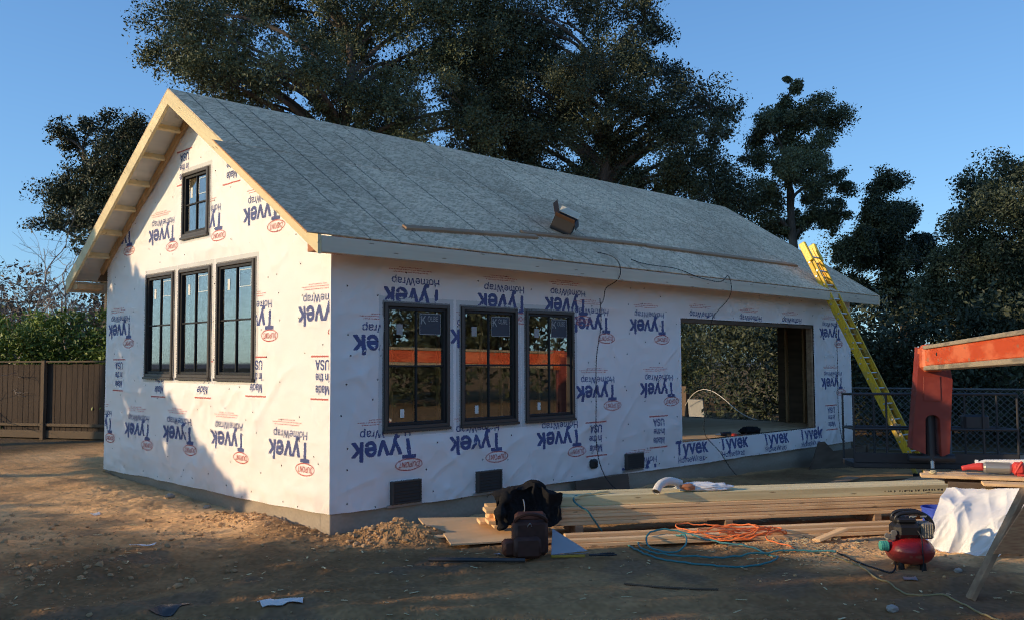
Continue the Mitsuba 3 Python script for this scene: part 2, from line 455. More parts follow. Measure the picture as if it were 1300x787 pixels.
def wrinkle(s, z, seed, amp=1.0):
    """outward bulge of the wrap, metres"""
    s, z = np.asarray(s, float), np.asarray(z, float)
    P = np.stack([s, z, 0 * s + seed], -1)
    d = 0.011 * (meshkit.fbm(P * [1.1, 0.9, 1], 3, seed) - 0.5)
    for k, (ang, f, am) in enumerate(((0.5, 3.2, 0.008), (-0.6, 2.6, 0.008), (1.4, 2.2, 0.007), (0.1, 5.5, 0.005), (-1.0, 4.5, 0.006), (1.1, 3.4, 0.006), (0.75, 7.0, 0.003))):
        u = s * math.cos(ang) + z * math.sin(ang)
        v = -s * math.sin(ang) + z * math.cos(ang)
        w = meshkit.noise(np.stack([u * f * 0.28, v * f + 0.7 * meshkit.noise(P * 1.3 + k * 3, seed + k), 0 * s + k * 9.1], -1), seed + k)
        ridge = (1 - np.abs(2 * w - 1)) ** 7
        gate = np.clip((meshkit.fbm(P * 0.75 + k * 5.7, 2, seed + 20 + k) - 0.42) * 5, 0, 1)
        d = d + am * ridge * gate
    edge = np.clip(np.minimum(s, SPAN[seed] - s) / 0.3, 0, 1)
    edge = edge * edge * (3 - 2 * edge)
    d = d * edge
    low = np.clip((ZB + 0.35 - z) / 0.35, 0, 1) * edge
    d = d + low ** 2 * 0.011 * meshkit.noise(np.stack([s * 2.6, 0 * s, 0 * s + seed], -1), seed + 40)
    for o in TAUT.get(seed, []):           # the wrap is pulled flat round openings
        ds = np.maximum(np.maximum(o[0] - s, s - o[1]), np.maximum(o[2] - z, z - o[3]))
        t = np.clip(ds / 0.22, 0.0, 1)
        d = d * (0.12 + 0.88 * t * t * (3 - 2 * t))
    if seed == 7: d = d + 0.0022 * np.clip((s - 5.93) / 0.02, 0, 1) + 0.0016 * np.clip((s - 0.42) / 0.02, 0, 1)
    return 0.008 + amp * 2.6 * d


def wall_grid(smax, openings, ztop, seed, step=0.032, zbot=None):
    """points (s, z, bulge) and triangles of a wrapped wall with openings; ztop(s)"""
    ss = [-0.008] + list(np.arange(0.03, smax, step)) + [smax + 0.008]
    zt = float(np.max(ztop(np.linspace(0, smax, 500))))
    zz = list(np.arange(ZB, zt, step)) + [zt]
    for o in openings:
        ss += [o[0], o[1]]; zz += [o[2], o[3]]
    def thin(v, keep):
        v = sorted(v); out = []
        for x in v:
            if out and x - out[-1] < step * 0.35:
                if any(abs(x - k) < 1e-9 for k in keep): out[-1] = x
                continue
            out.append(x)
        return np.array(out)
    ss = thin(ss, [o[i] for o in openings for i in (0, 1)] + [-0.008, smax + 0.008]); zz = thin(zz, [o[i] for o in openings for i in (2, 3)] + [ZB, zt])
    S, Z = np.meshgrid(ss, zz, indexing='ij')
    top = ztop(S)
    cut = Z[:, :-1] >= top[:, :-1] - 1e-6
    Zc = np.minimum(Z, top)
    if zbot is not None:
        Zc = np.where(np.abs(Zc - ZB) < 1e-9, zbot(S), Zc)
    D = wrinkle(S, Zc, seed)
    n = len(zz)
    i, j = np.meshgrid(np.arange(len(ss) - 1), np.arange(n - 1), indexing='ij')
    keep = ~(cut[:-1, :] & cut[1:, :])
    cs, cz = (S[:-1, :-1] + S[1:, 1:]) / 2, (Z[:-1, :-1] + Z[1:, 1:]) / 2
    for o in openings:
        keep &= ~((cs > o[0]) & (cs < o[1]) & (cz > o[2]) & (cz < o[3]))
    k = (i * n + j)[keep]
    f = np.vstack([np.stack([k, k + n, k + n + 1], 1), np.stack([k, k + n + 1, k + 1], 1)])
    return S.ravel(), Zc.ravel(), D.ravel(), f


def on_long(s, z, d): return np.stack([s, -d, z], -1)
def on_gable(s, z, d): return np.stack([-d, s, z], -1)
def on_far(s, z, d): return np.stack([L + d, s, z], -1)
def on_back(s, z, d): return np.stack([s, W + d, z], -1)


under = lambda y: roof_z(y) - 0.03
bot = lambda s: ZB + 0.018 * (meshkit.noise(np.stack([s * 1.7, 0 * s, 0 * s + 2], -1), 8) - 0.5)
s_, z_, d_, f_ = wall_grid(W, gable_open, under, 3, zbot=bot)
GW = part('wall', H, (on_gable(s_, z_, d_), f_), 'wrap', smooth=True, label='sunlit front gable wall in white wrap with upside-down printing')
s_, z_, d_, f_ = wall_grid(L, long_open, lambda s: 0 * s + roof_z(0.0) - 0.03, 7, zbot=bot)
LW = part('wall', H, (on_long(s_, z_, d_), f_), 'wrap', smooth=True, label='long side wall in shade with three black windows and a big opening')
s_, z_, d_, f_ = wall_grid(W, [FOP], under, 11, step=0.12)
part('wall', H, (on_far(s_, z_, d_), f_), 'wrap', smooth=True, label='far end wall with a wide doorway')
s_, z_, d_, f_ = wall_grid(L, [], lambda s: 0 * s + roof_z(W) - 0.03, 13, step=0.12)
part('wall', H, (on_back(s_, z_, d_), f_), 'wrap', smooth=True, label='rear wall hidden behind the house')


# inner sheathing: thick panels behind the wrap, so that openings show a jamb
def sheath(smax, openings, ztop, place, name):
    """sheathing as a prism with holes, 0.11 thick, 4 mm behind the wrap"""
    from shapely.geometry import Polygon, box as sbox
    xs = np.linspace(0.13, smax - 0.13, 41)
    g = Polygon([(0.13, ZB + 0.07), (smax - 0.13, ZB + 0.07)] + [(x, float(ztop(x))) for x in xs[::-1]])
    for o in openings:
        g = g.difference(sbox(o[0], o[2], o[1], o[3]))
    m = trimesh.creation.extrude_polygon(g, 0.11, engine='earcut')
    v = m.vertices
    return trimesh.Trimesh(place(v[:, 0], v[:, 1], -0.012 - v[:, 2]), m.faces, process=False)


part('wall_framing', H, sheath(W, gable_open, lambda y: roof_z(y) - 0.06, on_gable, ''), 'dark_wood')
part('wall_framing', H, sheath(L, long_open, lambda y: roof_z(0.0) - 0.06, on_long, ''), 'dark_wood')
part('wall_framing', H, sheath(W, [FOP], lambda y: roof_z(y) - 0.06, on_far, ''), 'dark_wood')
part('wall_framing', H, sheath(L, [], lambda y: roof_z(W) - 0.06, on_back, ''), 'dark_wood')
# studs standing proud inside
for x in np.arange(0.6, 12.0, 0.6):
    part('stud', H, xbox(x, x + 0.04, W - 0.21, W - 0.126, FLOOR + 0.002, roof_z(W) - 0.1), 'framing')
for y in (0.5, 0.9, 1.3, 5.2, 5.6):
    part('stud', H, xbox(L - 0.21, L - 0.126, y, y + 0.04, FLOOR + 0.002, 3.1), 'framing')
# opening trims
part('jamb', H, xbox(OPN[1] - 0.05, OPN[1] - 0.002, 0.0, 0.115, OPN[2], OPN[3] - 0.07), 'fir_old', label='raw wood right jamb of the big opening')
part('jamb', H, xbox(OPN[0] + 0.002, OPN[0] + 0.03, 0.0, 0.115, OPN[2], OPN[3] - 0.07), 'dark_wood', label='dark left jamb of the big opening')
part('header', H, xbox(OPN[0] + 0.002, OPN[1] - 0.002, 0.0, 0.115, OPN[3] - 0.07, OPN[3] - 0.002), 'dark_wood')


# -------- roof
NR = np.array([0, -TP, 1.0]) * COSR        # normal of the near slope
NL = np.array([0, TP, 1.0]) * COSR
US = np.array([0, 1.0, TP]) * COSR         # up the near slope
UL = np.array([0, -1.0, TP]) * COSR


def roof_pt(x, u, near=True, h=0.0):
    """u: metres up the slope from the eave; h: above the sheathing's top"""
    e = np.array([0, -EA, ZE]) if near else np.array([0, 2 * YR + EA, ZE])
    return e + np.array([x, 0, 0]) + (US if near else UL) * u + (NR if near else NL) * h


SLOPE = (YR + EA) / COSR
ROOF = H + '__roof'
labels[ROOF] = {'label': 'grey strand-board sheathed gable roof with dark seams and a few boards on it'}
rows = [0, 1.22, 2.44, 3.66, SLOPE - 0.004]
rng = np.random.default_rng(5)


def slab(x0, x1, u0, u1, near, t=0.014, h=0.0):
    c = roof_pt((x0 + x1) / 2, (u0 + u1) / 2, near, h - t / 2)
    R = np.stack([[1.0, 0, 0], US if near else UL, NR if near else NL], 1)
    if np.linalg.det(R) < 0: R[:, 0] *= -1
    return bbox(x1 - x0, u1 - u0, t, c, R, 0.002)


for near in (True, False):
    for r in range(4):
        x_lo = -OV - 0.13 if r < 2 and near else -OV - 0.004
        xs = np.arange(-2.44 - (1.22 if r % 2 else 0) + 0.5, L + OF + 2.5, 2.44)
        for xa in xs:
            x0, x1 = max(xa, x_lo), min(xa + 2.44, L + OF + 0.002)
            if x1 - x0 < 0.15: continue
            part('sheathing_panel', ROOF, slab(x0 + 0.003, x1 - 0.003, rows[r] + 0.0025, rows[r + 1] - 0.0025, near, 0.014, rng.uniform(-0.0015, 0.0015)), 'osb')
# orange raw edge of the lower sheets over the rake
for near in (True,):
    part('sheathing_edge', H, slab(-OV - 0.134, -OV - 0.1305, 0.0, 2.44, near, 0.016, 0.001), 'osb_edge', label='raw orange edge of the lower roof sheets')
# underside (soffit sheet) over the gable overhang, whitish
for near in (True, False):
    part('soffit', H, slab(-OV + 0.045, -0.012, 0.05, SLOPE - 0.03, near, 0.006, -0.0155), 'soffit')
    part('ceiling_sheet', H, slab(0.0, L + OF - 0.05, 0.05, SLOPE - 0.03, near, 0.006, -0.016), 'dark_wood')
# rake boards
for near in (True, False):
    for xx, nm in ((-OV + 0.02, 'front'), (L + OF - 0.02, 'far')):
        u0 = 0.0
        R = np.stack([[1.0, 0, 0], US if near else UL, NR if near else NL], 1)
        if np.linalg.det(R) < 0: R[:, 0] *= -1
        top = -0.016
        from shapely.geometry import Polygon
        hh = 0.165
        # in the plane (u along the slope, n across): plumb cut at both ends
        tn = TP
        pl = [(0.0, -0.016), (0.0 - hh * tn * 0.0 + hh * tn * 1.0 - hh * tn, -0.016)]
        poly = [(-0.0 + 0.0, -0.016), (SLOPE - 0.016 * tn, -0.016), (SLOPE - (0.016 + hh) * tn, -0.016 - hh), (-(hh) * tn + 0.0, -0.016 - hh)]
        sgn = 1 if near else -1
        o = roof_pt(xx - 0.02, 0, near)
        uu = US if near else UL
        nn = NR if near else NL
        ax = np.cross(uu, nn)
        o = roof_pt(xx - 0.02 if ax[0] > 0 else xx + 0.02, 0, near)
        m = prism(poly, 0.04, o, uu, nn)
        part('rake_board', H, m, 'primed', label=f"{'right' if near else 'left'} rake board of the {'sunlit front gable' if nm == 'front' else 'far gable'}")
# barge rafters on the gable wall and lookouts between
for near in (True, False):
    uu, nn = (US, NR) if near else (UL, NL)
    poly = [(0.35, -0.03), (SLOPE - 0.03 * TP, -0.03), (SLOPE - 0.125 * TP, -0.125), (0.35, -0.125)]
    ax = np.cross(uu, nn)
    m = prism(poly, 0.04, roof_pt(-0.062 if ax[0] > 0 else -0.022, 0, near), uu, nn)
    part('barge_rafter', H, m, 'framing')
    for u in (0.75, 1.32, 1.9, 2.47, 3.05, 3.62, 4.08):
        c = roof_pt((-OV + 0.04 - 0.064) / 2, u, near, -0.066)
        R = np.stack([[1.0, 0, 0], uu, nn], 1)
        if np.linalg.det(R) < 0: R[:, 0] *= -1
        part('lookout', H, bbox(OV - 0.105, 0.04, 0.09, c, R), 'primed')
# fascia in two lengths, near and far eaves
FZ = ZE - 0.02
for (x0, x1) in ((-OV + 0.04, 7.9), (7.904, L + OF - 0.042)):
    part('fascia_board', H, xbox(x0, x1, -EA - 0.002, -EA + 0.036, FZ - 0.17, FZ), 'primed_long')
part('fascia_board', H, xbox(-OV + 0.04, L + OF - 0.042, 2 * YR + EA - 0.036, 2 * YR + EA + 0.002, FZ - 0.17, FZ), 'primed_long')
# eave soffit: rafter tails and soffit strip
for x in np.arange(0.05, L, 0.6):
    part('rafter_tail', H, beam(roof_pt(x, 0.05, True, -0.09), roof_pt(x, 0.55, True, -0.09), 0.04, 0.10, NR), 'framing')
part('eave_soffit', H, slab(0.0, L + OF - 0.06, 0.03, 0.60, True, 0.004, -0.024), 'framing')
# beam ends that carry the eaves past the gable wall
part('beam_end', H, xbox(-OV + 0.05, -0.02, -0.40, -0.19, 3.0, 3.095), 'redwood', label='red-brown beam end under the right eave')
part('beam_end', H, xbox(-OV + 0.05, -0.02, W + 0.12, W + 0.30, 3.0, 3.085), 'framing', label='brown beam end under the left eave')
part('frieze', H, xbox(0.0, L, -0.03, -0.016, 3.04, 3.075), 'redwood', label='thin red-brown strip at the top of the long wall')


# -------- printing on the wrap
_txt = {}


def letters(text, width, height, bold):
    k = (text, bold)
    if k not in _txt:
        m = meshkit.text_mesh(text, 1.0, 0.01, bold)
        up_ = m.face_normals[:, 2] > 0.9
        v, f = m.vertices[:, :2].copy(), m.faces[up_]
        used = np.unique(f); re = np.full(len(v), -1); re[used] = np.arange(len(used))
        v, f = v[used], re[f]
        v -= (v.min(0) + v.max(0)) / 2 * [1, 0]
        from shapely import union_all
        from shapely.geometry import Polygon as Pg
        fat = {'Tyvek': 0.024, 'HomeWrap': 0.018, 'DUPONT': 0.0}.get(text, 0.01)
        if fat:
            g = union_all([Pg(v[t]).buffer(1e-4) for t in f]).buffer(fat, 2).simplify(0.006)
            ms = [trimesh.creation.triangulate_polygon(q, engine='earcut') for q in getattr(g, 'geoms', [g])]
            v, f = join2([(np.asarray(a)[:, :2], np.asarray(b)) for a, b in ms])
        _txt[k] = (v, f)
    v, f = _txt[k]
    w = np.ptp(v[:, 0])
    return np.stack([v[:, 0] * width / w, (v[:, 1] - 0.5) * height], 1), f


def quad2(x0, x1, y0, y1, nx=1):
    xs = np.linspace(x0, x1, nx + 1)
    v = np.array([(x, y) for x in xs for y in (y0, y1)])
    f = []
    for i in range(nx): f += [[2 * i, 2 * i + 2, 2 * i + 3], [2 * i, 2 * i + 3, 2 * i + 1]]
    return v, np.array(f)


def ring2(rx, ry, w, n=48):
    a = np.arange(n) * 2 * np.pi / n
    v = np.vstack([np.stack([rx * np.cos(a), ry * np.sin(a)], 1), np.stack([(rx - w) * np.cos(a), (ry - w) * np.sin(a)], 1)])
    i = np.arange(n); j = (i + 1) % n
    return v, np.vstack([np.stack([i, j, j + n], 1), np.stack([i, j + n, i + n], 1)])


def join2(parts_):
    vs, fs, n = [], [], 0
    for v, f in parts_:
        vs.append(v); fs.append(f + n); n += len(v)
    return np.vstack(vs), np.vstack(fs)


def off(vf, dx, dy): return vf[0] + [dx, dy], vf[1]


def print_on(wall, place, seed, openings, smax, ztop, name, vf, s0, z0, flip, bsdf, mirror):
    """flat print laid on the wrap: the 2-D pieces, turned, follow the wrap's wrinkles 2 mm proud"""
    v, f = vf
    v = v * (-1 if flip else 1)
    if mirror: v = v * [-1, 1]
    s, z = v[:, 0] + s0, v[:, 1] + z0
    vv, ff = trimesh.remesh.subdivide_to_size(np.stack([s, z, 0 * s], 1), f, 0.045, max_iter=8)
    s, z = vv[:, 0], vv[:, 1]
    ok = (s > 0.01) & (s < smax - 0.01) & (z > ZB + 0.02) & (z < ztop(s))
    for o in openings:
        ok &= ~((s > o[0] - 0.012) & (s < o[1] + 0.012) & (z > o[2] - 0.012) & (z < o[3] + 0.012))
    ff = ff[ok[ff].all(1)]
    if len(ff) < 3: return
    used = np.unique(ff); re = np.full(len(s), -1); re[used] = np.arange(len(used))
    s, z, ff = s[used], z[used], re[ff]
    X = place(s, z, wrinkle(s, z, seed) + 0.0022)
    part(name, wall, (X, ff), bsdf)


def small_print(seed):
    r = np.random.default_rng(seed)
    ps = []
    for row, (wd, y) in enumerate(((0.52, 0.028), (0.62, 0.0), (0.34, -0.026))):
        x = -wd / 2
        while x < wd / 2:
            w_ = r.uniform(0.012, 0.045)
            ps.append(quad2(x, min(x + w_, wd / 2), y - 0.004, y + 0.004))
            x += w_ + 0.008
    return join2(ps)


BLOCK_L = [(1.12, 2.6), (2.58, 2.6), (3.8, 2.61), (0.71, 2.05), (2.13, 2.14), (0.69, 0.87), (2.11, 0.85), (3.62, 0.81), (4.3, 2.37), (5.62, 2.37), (4.41, 1.41), (5.85, 1.42), (11.54, 2.37), (11.58, 1.41), (5.41, 0.20), (7.07, 2.42), (8.57, 2.41), (10.01, 2.41)]
UP_L = [(6.75, 0.50), (7.98, 0.50), (9.36, 0.49), (10.68, 0.49)]
MADE_L = [(4.39, 0.77), (5.85, 0.79), (11.51, 0.75)]
BLOCK_G = [(5.71, 2.34), (6.35, 0.9), (4.99, 0.87), (3.62, 0.89), (2.23, 0.89), (0.82, 0.86), (1.6, 2.36), (0.19, 2.37), (4.29, 3.66), (1.48, 3.64), (2.9, 3.67), (5.75, 3.73)]
MADE_G = [(3.61, 4.54), (2.24, 4.36), (5.71, 1.68), (1.56, 1.69), (4.28, 1.62), (2.9, 1.64), (0.14, 1.69)]


def wrap_prints(wall, place, seed, openings, smax, ztop, blocks, made, ups, mirror, ctx):
    a = (wall, place, seed, openings, smax, ztop)
    n = 0
    for i, (s, z) in enumerate(blocks + ups):
        flip = i < len(blocks)
        k = -1 if flip else 1
        m = -1 if mirror else 1
        dz = k if not flip else -1
        wm = join2([letters('Tyvek', 0.88, 0.205, True), off(letters('HomeWrap', 0.72, 0.088, False), -0.03, -0.185)])
        print_on(*a, 'printed_wordmark', wm, s, z, flip, 'ink_blue', mirror)
        if flip:
            logo = join2([ring2(0.20, 0.073, 0.013), letters('DUPONT', 0.30, 0.062, True)])
            ox = -0.35
            print_on(*a, 'printed_oval_logo', off(logo, ox, 0.185), s, z, flip, 'ink_red', mirror)
        else:
            pass
        print_on(*a, 'printed_small_text', off(small_print(i + seed), 0.05, -0.32), s, z, flip, 'ink_red', mirror)
    for (s, z) in made:
        bars = join2([quad2(-0.23, 0.23, 0.225, 0.243, 8), quad2(-0.23, 0.23, -0.243, -0.225, 8)])
        print_on(*a, 'printed_red_bars', bars, s, z, True, 'ink_red', mirror)
        tx = join2([off(letters('Made', 0.27, 0.095, True), 0, 0.135), off(letters('in the', 0.27, 0.088, True), 0, 0.0), off(letters('USA', 0.27, 0.105, True), 0, -0.14)])
        print_on(*a, 'printed_origin_text', tx, s, z, True, 'ink_blue', mirror)


# the gable is seen from -x, where +y runs to the left: mirror so that the print reads along the wall
wrap_prints(LW, on_long, 7, long_open, L, lambda s: 0 * s + 3.03, BLOCK_L, MADE_L, UP_L, False, 0)
wrap_prints(GW, on_gable, 3, gable_open, W, lambda s: under(s) - 0.05, BLOCK_G, MADE_G, [], True, 0)


# cap nails: small dark heads, too small to pick out singly
def nails(place, seed, smax, openings, ztop, n, name, wall):
    r = np.random.default_rng(seed)
    ms = []
    for k_ in range(n):
        s = (k_ % int(smax / 0.41) + 0.5) * 0.41 + r.normal(0, 0.06)
        z = 0.30 + (k_ // int(smax / 0.41)) * 0.33 + r.normal(0, 0.09)
        if r.random() < 0.25: continue
        if not (0.03 < s < smax - 0.03) or z > ztop(s) or any(o[0] - .03 < s < o[1] + .03 and o[2] - .03 < z < o[3] + .03 for o in openings): continue
        d = wrinkle(np.array([s]), np.array([z]), seed % 100)[0]
        a = np.arange(6) * np.pi / 3
        c = np.stack([s + 0.011 * np.cos(a), z + 0.011 * np.sin(a)], 1)
        ring = place(c[:, 0], c[:, 1], np.full(6, d + 0.002)); mid = place(np.array([s]), np.array([z]), np.array([d + 0.006]))
        ms.append(trimesh.Trimesh(np.vstack([ring, mid]), [[i, (i + 1) % 6, 6] for i in range(6)], process=False))
    part(name, wall, cat_(ms), 'vent', kind='stuff')


nails(on_long, 7, L, long_open, lambda s: 3.0, 420, 'cap_nails', LW)
nails(on_gable, 3, W, gable_open, lambda s: under(s) - 0.1, 260, 'cap_nails', GW)


# tape round the window openings
def tape(wall, place, seed, o, w=0.075):
    x0, x1, z0, z1 = o
    ps = []
    for (a0, a1, b0, b1) in ((x0 - w, x0, z0 - w, z1 + w), (x1, x1 + w, z0 - w, z1 + w), (x0, x1, z1, z1 + w), (x0, x1, z0 - w, z0)):
        nx, nz = max(2, int((a1 - a0) / 0.04)), max(2, int((b1 - b0) / 0.04))
        S, Z = np.meshgrid(np.linspace(a0, a1, nx), np.linspace(b0, b1, nz), indexing='ij')
        X = place(S.ravel(), Z.ravel(), wrinkle(S.ravel(), Z.ravel(), seed) + 0.0012)
        i, j = np.meshgrid(np.arange(nx - 1), np.arange(nz - 1), indexing='ij'); k = (i * nz + j).ravel()
        ps.append(trimesh.Trimesh(X, np.vstack([np.stack([k, k + nz, k + nz + 1], 1), np.stack([k, k + nz + 1, k + 1], 1)]), process=False))
    part('flashing_tape', wall, cat_(ps), 'tape', smooth=True)


for o in long_open[:3]: tape(LW, on_long, 7, o)
for o in gable_open: tape(GW, on_gable, 3, o)


# -------- windows
def window(place, axis, o, label, brand, seed):
    """place(s, z, d) puts a point d metres outside the wall; axis 's' direction"""
    s0, s1, z0, z1 = o
    w = key_for('window', H)
    labels[w] = {'label': label}
    P = lambda a, b, c: place(np.array([a]), np.array([b]), np.array([c]))[0]

    def bar(sa, sb, za, zb, d0, d1, b=0.004):
        p, q_ = P(sa, za, d0), P(sb, zb, d1)
        lo, hi = np.minimum(p, q_), np.maximum(p, q_)
        return bbox(*(hi - lo), (lo + hi) / 2, None, b)
    fwid = 0.042
    fr = [bar(s0, s0 + fwid, z0, z1, -0.06, 0.045), bar(s1 - fwid, s1, z0, z1, -0.06, 0.045),
          bar(s0 + fwid, s1 - fwid, z1 - fwid, z1, -0.06, 0.0445), bar(s0 + fwid, s1 - fwid, z0, z0 + fwid, -0.06, 0.0445)]
    part('frame', w, cat_(fr), 'bronze')
    fin = [bar(s0 - 0.02, s0, z0, z1 + 0.02, -0.001, 0.022, 0.002), bar(s1, s1 + 0.02, z0, z1 + 0.02, -0.001, 0.022, 0.002), bar(s0, s1, z1, z1 + 0.02, -0.001, 0.0215, 0.002)]
    part('nail_fin', w, cat_(fin), 'fin_grey')
    part('sill', w, bar(s0 - 0.012, s1 + 0.012, z0 - 0.035, z0 - 0.001, -0.02, 0.06), 'bronze')
    a0, a1, b0, b1 = s0 + fwid, s1 - fwid, z0 + fwid, z1 - fwid
    g = 0.036
    sash = [bar(a0, a0 + g, b0, b1, -0.05, 0.02), bar(a1 - g, a1, b0, b1, -0.05, 0.02), bar(a0 + g, a1 - g, b1 - g, b1, -0.05, 0.0195), bar(a0 + g, a1 - g, b0, b0 + g, -0.05, 0.0195)]
    part('sash', w, cat_(sash), 'black_trim')
    a0, a1, b0, b1 = a0 + g, a1 - g, b0 + g, b1 - g
    ms, mz = (a0 + a1) / 2, (b0 + b1) / 2
    h = 0.011
    part('muntin', w, bar(ms - h, ms + h, b0, b1, -0.022, 0.010), 'black_trim')
    part('muntin', w, bar(a0, ms - h, mz - h, mz + h, -0.022, 0.0095), 'black_trim')
    part('muntin', w, bar(ms + h, a1, mz - h, mz + h, -0.022, 0.0095), 'black_trim')
    for (sa, sb) in ((a0, ms - h), (ms + h, a1)):
        for (za, zb) in ((b0, mz - h), (mz + h, b1)):
            q_ = np.stack([P(sa, za, -0.008), P(sb, za, -0.008), P(sb, zb, -0.008), P(sa, zb, -0.008)])
            part('pane', w, (q_, np.array([[0, 1, 2], [0, 2, 3]])), 'pane')
    mir = axis == 'g'

    def flat(vf, s, z, d):
        v, f = vf
        v = v * [-1, 1] if mir else v
        return place(v[:, 0] + s, v[:, 1] + z, np.full(len(v), d)), f
    lw, lh = (a1 - a0) / 2, (b1 - b0) / 2
    # in these walls the right-hand lite as seen from outside
    rs = (a0 + ms) / 2 if mir else (a1 + ms) / 2
    ls = (a1 + ms) / 2 if mir else (a0 + ms) / 2
    if brand:
        part('maker_sticker', w, flat(join2([quad2(-lw * .40, lw * .40, -0.125, 0.125)]), rs + 0.01, b1 - 0.15, -0.005), 'sticker_dark', label='dark blue square sticker with a light border and capitals')
        rim = join2([quad2(-lw * .40, lw * .40, 0.117, 0.125), quad2(-lw * .40, lw * .40, -0.125, -0.117), quad2(-lw * .40, -lw * .40 + 0.008, -0.117, 0.117), quad2(lw * .40 - 0.008, lw * .40, -0.117, 0.117)])
        tx = join2([off(letters('K', 0.075, 0.095, False), -lw * .25, 0.05), off(letters('OLBE', 0.155, 0.06, False), lw * .10, 0.066)])
        part('sticker_print', w, flat(join2([rim, tx]), rs + 0.01, b1 - 0.15, -0.003), 'sticker_grey')
        part('paper_label', w, flat(quad2(-0.045, 0.045, -0.06, 0.06), ls - 0.04, b1 - 0.22, -0.005), 'sticker_grey', label='pale square paper label on the glass')
        part('paper_label', w, flat(quad2(-0.03, 0.03, -0.05, 0.05), ls + 0.0, b0 + 0.10, -0.005), 'sticker_white', label='small white rating label low on the glass')
    else:
        part('paper_label', w, flat(quad2(-0.03, 0.03, -0.07, 0.07), ls + 0.02, b1 - 0.2, -0.005), 'sticker_white', label='small pale label on the glass')
        part('sticker_print', w, flat(join2([quad2(-lw * .36, lw * .36, 0.10, 0.108), quad2(-lw * .36, lw * .36, -0.108, -0.10), quad2(-lw * .36, -lw * .36 + 0.008, -0.10, 0.10), quad2(lw * .36 - .008, lw * .36, -0.10, 0.10)]), rs, b1 - 0.14, -0.004), 'sticker_white', label='pale square sticker outline on the glass')


for i, o in enumerate(long_open[:3]):
    window(on_long, 'l', o, ['left', 'middle', 'right'][i] + ' window of the three black windows in the long wall', True, i)
for i, o in enumerate(gable_open[:3]):
    window(on_gable, 'g', o, ['right', 'middle', 'left'][i] + ' window of the three tall bronze windows in the front gable', False, 5 + i)
window(on_gable, 'g', AW, 'small attic window high in the front gable', False, 9)

# crawl-space vents, outlet
for (x0, x1, z0, z1) in ((0.81, 1.19, 0.27, 0.49), (2.12, 2.49, 0.27, 0.49), (5.06, 5.42, 0.30, 0.49)):
    v = key_for('crawl_vent', H)
    labels[v] = {'label': 'dark rectangular crawl space vent low in the long wall'}
    part('backing', v, xbox(x0, x1, -0.062, 0.0, z0, z1), 'vent')
    part('frame', v, cat_([xbox(x0 - 0.02, x0, -0.072, 0.0, z0 - 0.02, z1 + 0.02), xbox(x1, x1 + 0.02, -0.072, 0.0, z0 - 0.02, z1 + 0.02), xbox(x0, x1, -0.0715, 0.0, z1, z1 + 0.02), xbox(x0, x1, -0.0715, 0.0, z0 - 0.02, z0)]), 'bronze')
    for k in range(6):
        zz = z0 + (k + 0.5) * (z1 - z0) / 6
        part('louvre', v, beam((x0, -0.066, zz), (x1, -0.066, zz), 0.012, 0.010), 'vent')
    part('flashing', v, xbox(x0 - 0.07, x1 + 0.05, -0.036, -0.0, z0 - 0.055, z0 - 0.022), 'zinc')
part('outlet_box', H, bbox(0.13, 0.09, 0.13, (4.31, -0.045, 0.43), None, 0.03), 'plastic_black', label='black round-cornered outlet box on the long wall')

# plywood skirts leaning against the foundation
def lean(x0, x1, h, dy, label, m='dark_wood'):
    z0 = gz((x0 + x1) / 2, -0.2) - 0.02
    R = frame((1, 0, 0), (0, dy, 1))
    return one('plywood_skirt', bbox(x1 - x0, 0.02, h, ((x0 + x1) / 2, -0.10 - dy * h / 2, z0 + h / 2), R), m, label, 'board')


lean(3.85, 5.0, 0.27, 0.15, 'dark plywood strip leaning on the foundation behind the jacket')
k = thing('formwork', 'dark timber formwork step at the far right corner of the long wall', 'formwork')
part('panel', k, prism([(9.9, -0.22), (12.42, -0.22), (12.42, 0.16), (10.9, 0.16), (10.55, 0.36), (10.35, 0.36)], 0.03, (0, -0.33, 0), (1, 0, 0), (0, 0, 1)), 'dark_wood')
part('stake', k, xbox(12.3, 12.36, -0.40, -0.364, -0.4, 0.2), 'dark_wood')
part('end_panel', k, xbox(12.42, 12.45, -0.36, -0.02, -0.3, 0.16), 'dark_wood')

# cables and hoses hanging from the eave
one('hanging_hose', tube(spline([(4.34, 0.05, 3.475), (4.35, -0.2, 3.37), (4.36, -0.5, 3.19), (4.36, -0.50, 3.02), (4.41, -0.2, 2.86), (4.45, -0.14, 2.74), (4.40, -0.13, 2.66), (4.35, -0.15, 2.74), (4.38, -0.14, 2.6), (4.33, -0.11, 2.0), (4.31, -0.10, 1.3), (4.30, -0.11, 0.7), (4.33, -0.12, 0.5), (4.45, -0.2, 0.18), (4.55, -0.4, 0.02)], 120), 0.0062, 6), 'cable_black', 'thin dark hose hanging down the long wall beside the right window', 'hose', smooth=True)
one('hanging_hose', tube(spline([(4.9, -0.28, 3.32), (5.4, -0.40, 3.25), (5.9, -0.46, 3.215), (6.2, -0.51, 3.14), (6.6, -0.52, 3.10), (7.0, -0.52, 3.15), (7.12, -0.50, 3.21), (7.17, -0.53, 3.02), (7.18, -0.2, 2.6), (7.19, -0.12, 2.0), (7.21, -0.06, 1.2), (7.22, 0.02, 0.63), (7.25, -0.16, 0.45), (7.5, -0.22, 0.15), (7.6, -0.3, 0.0)], 120), 0.0062, 6), 'cable_black', 'thin dark hose looping on the fascia and dropping across the big opening', 'hose', smooth=True)
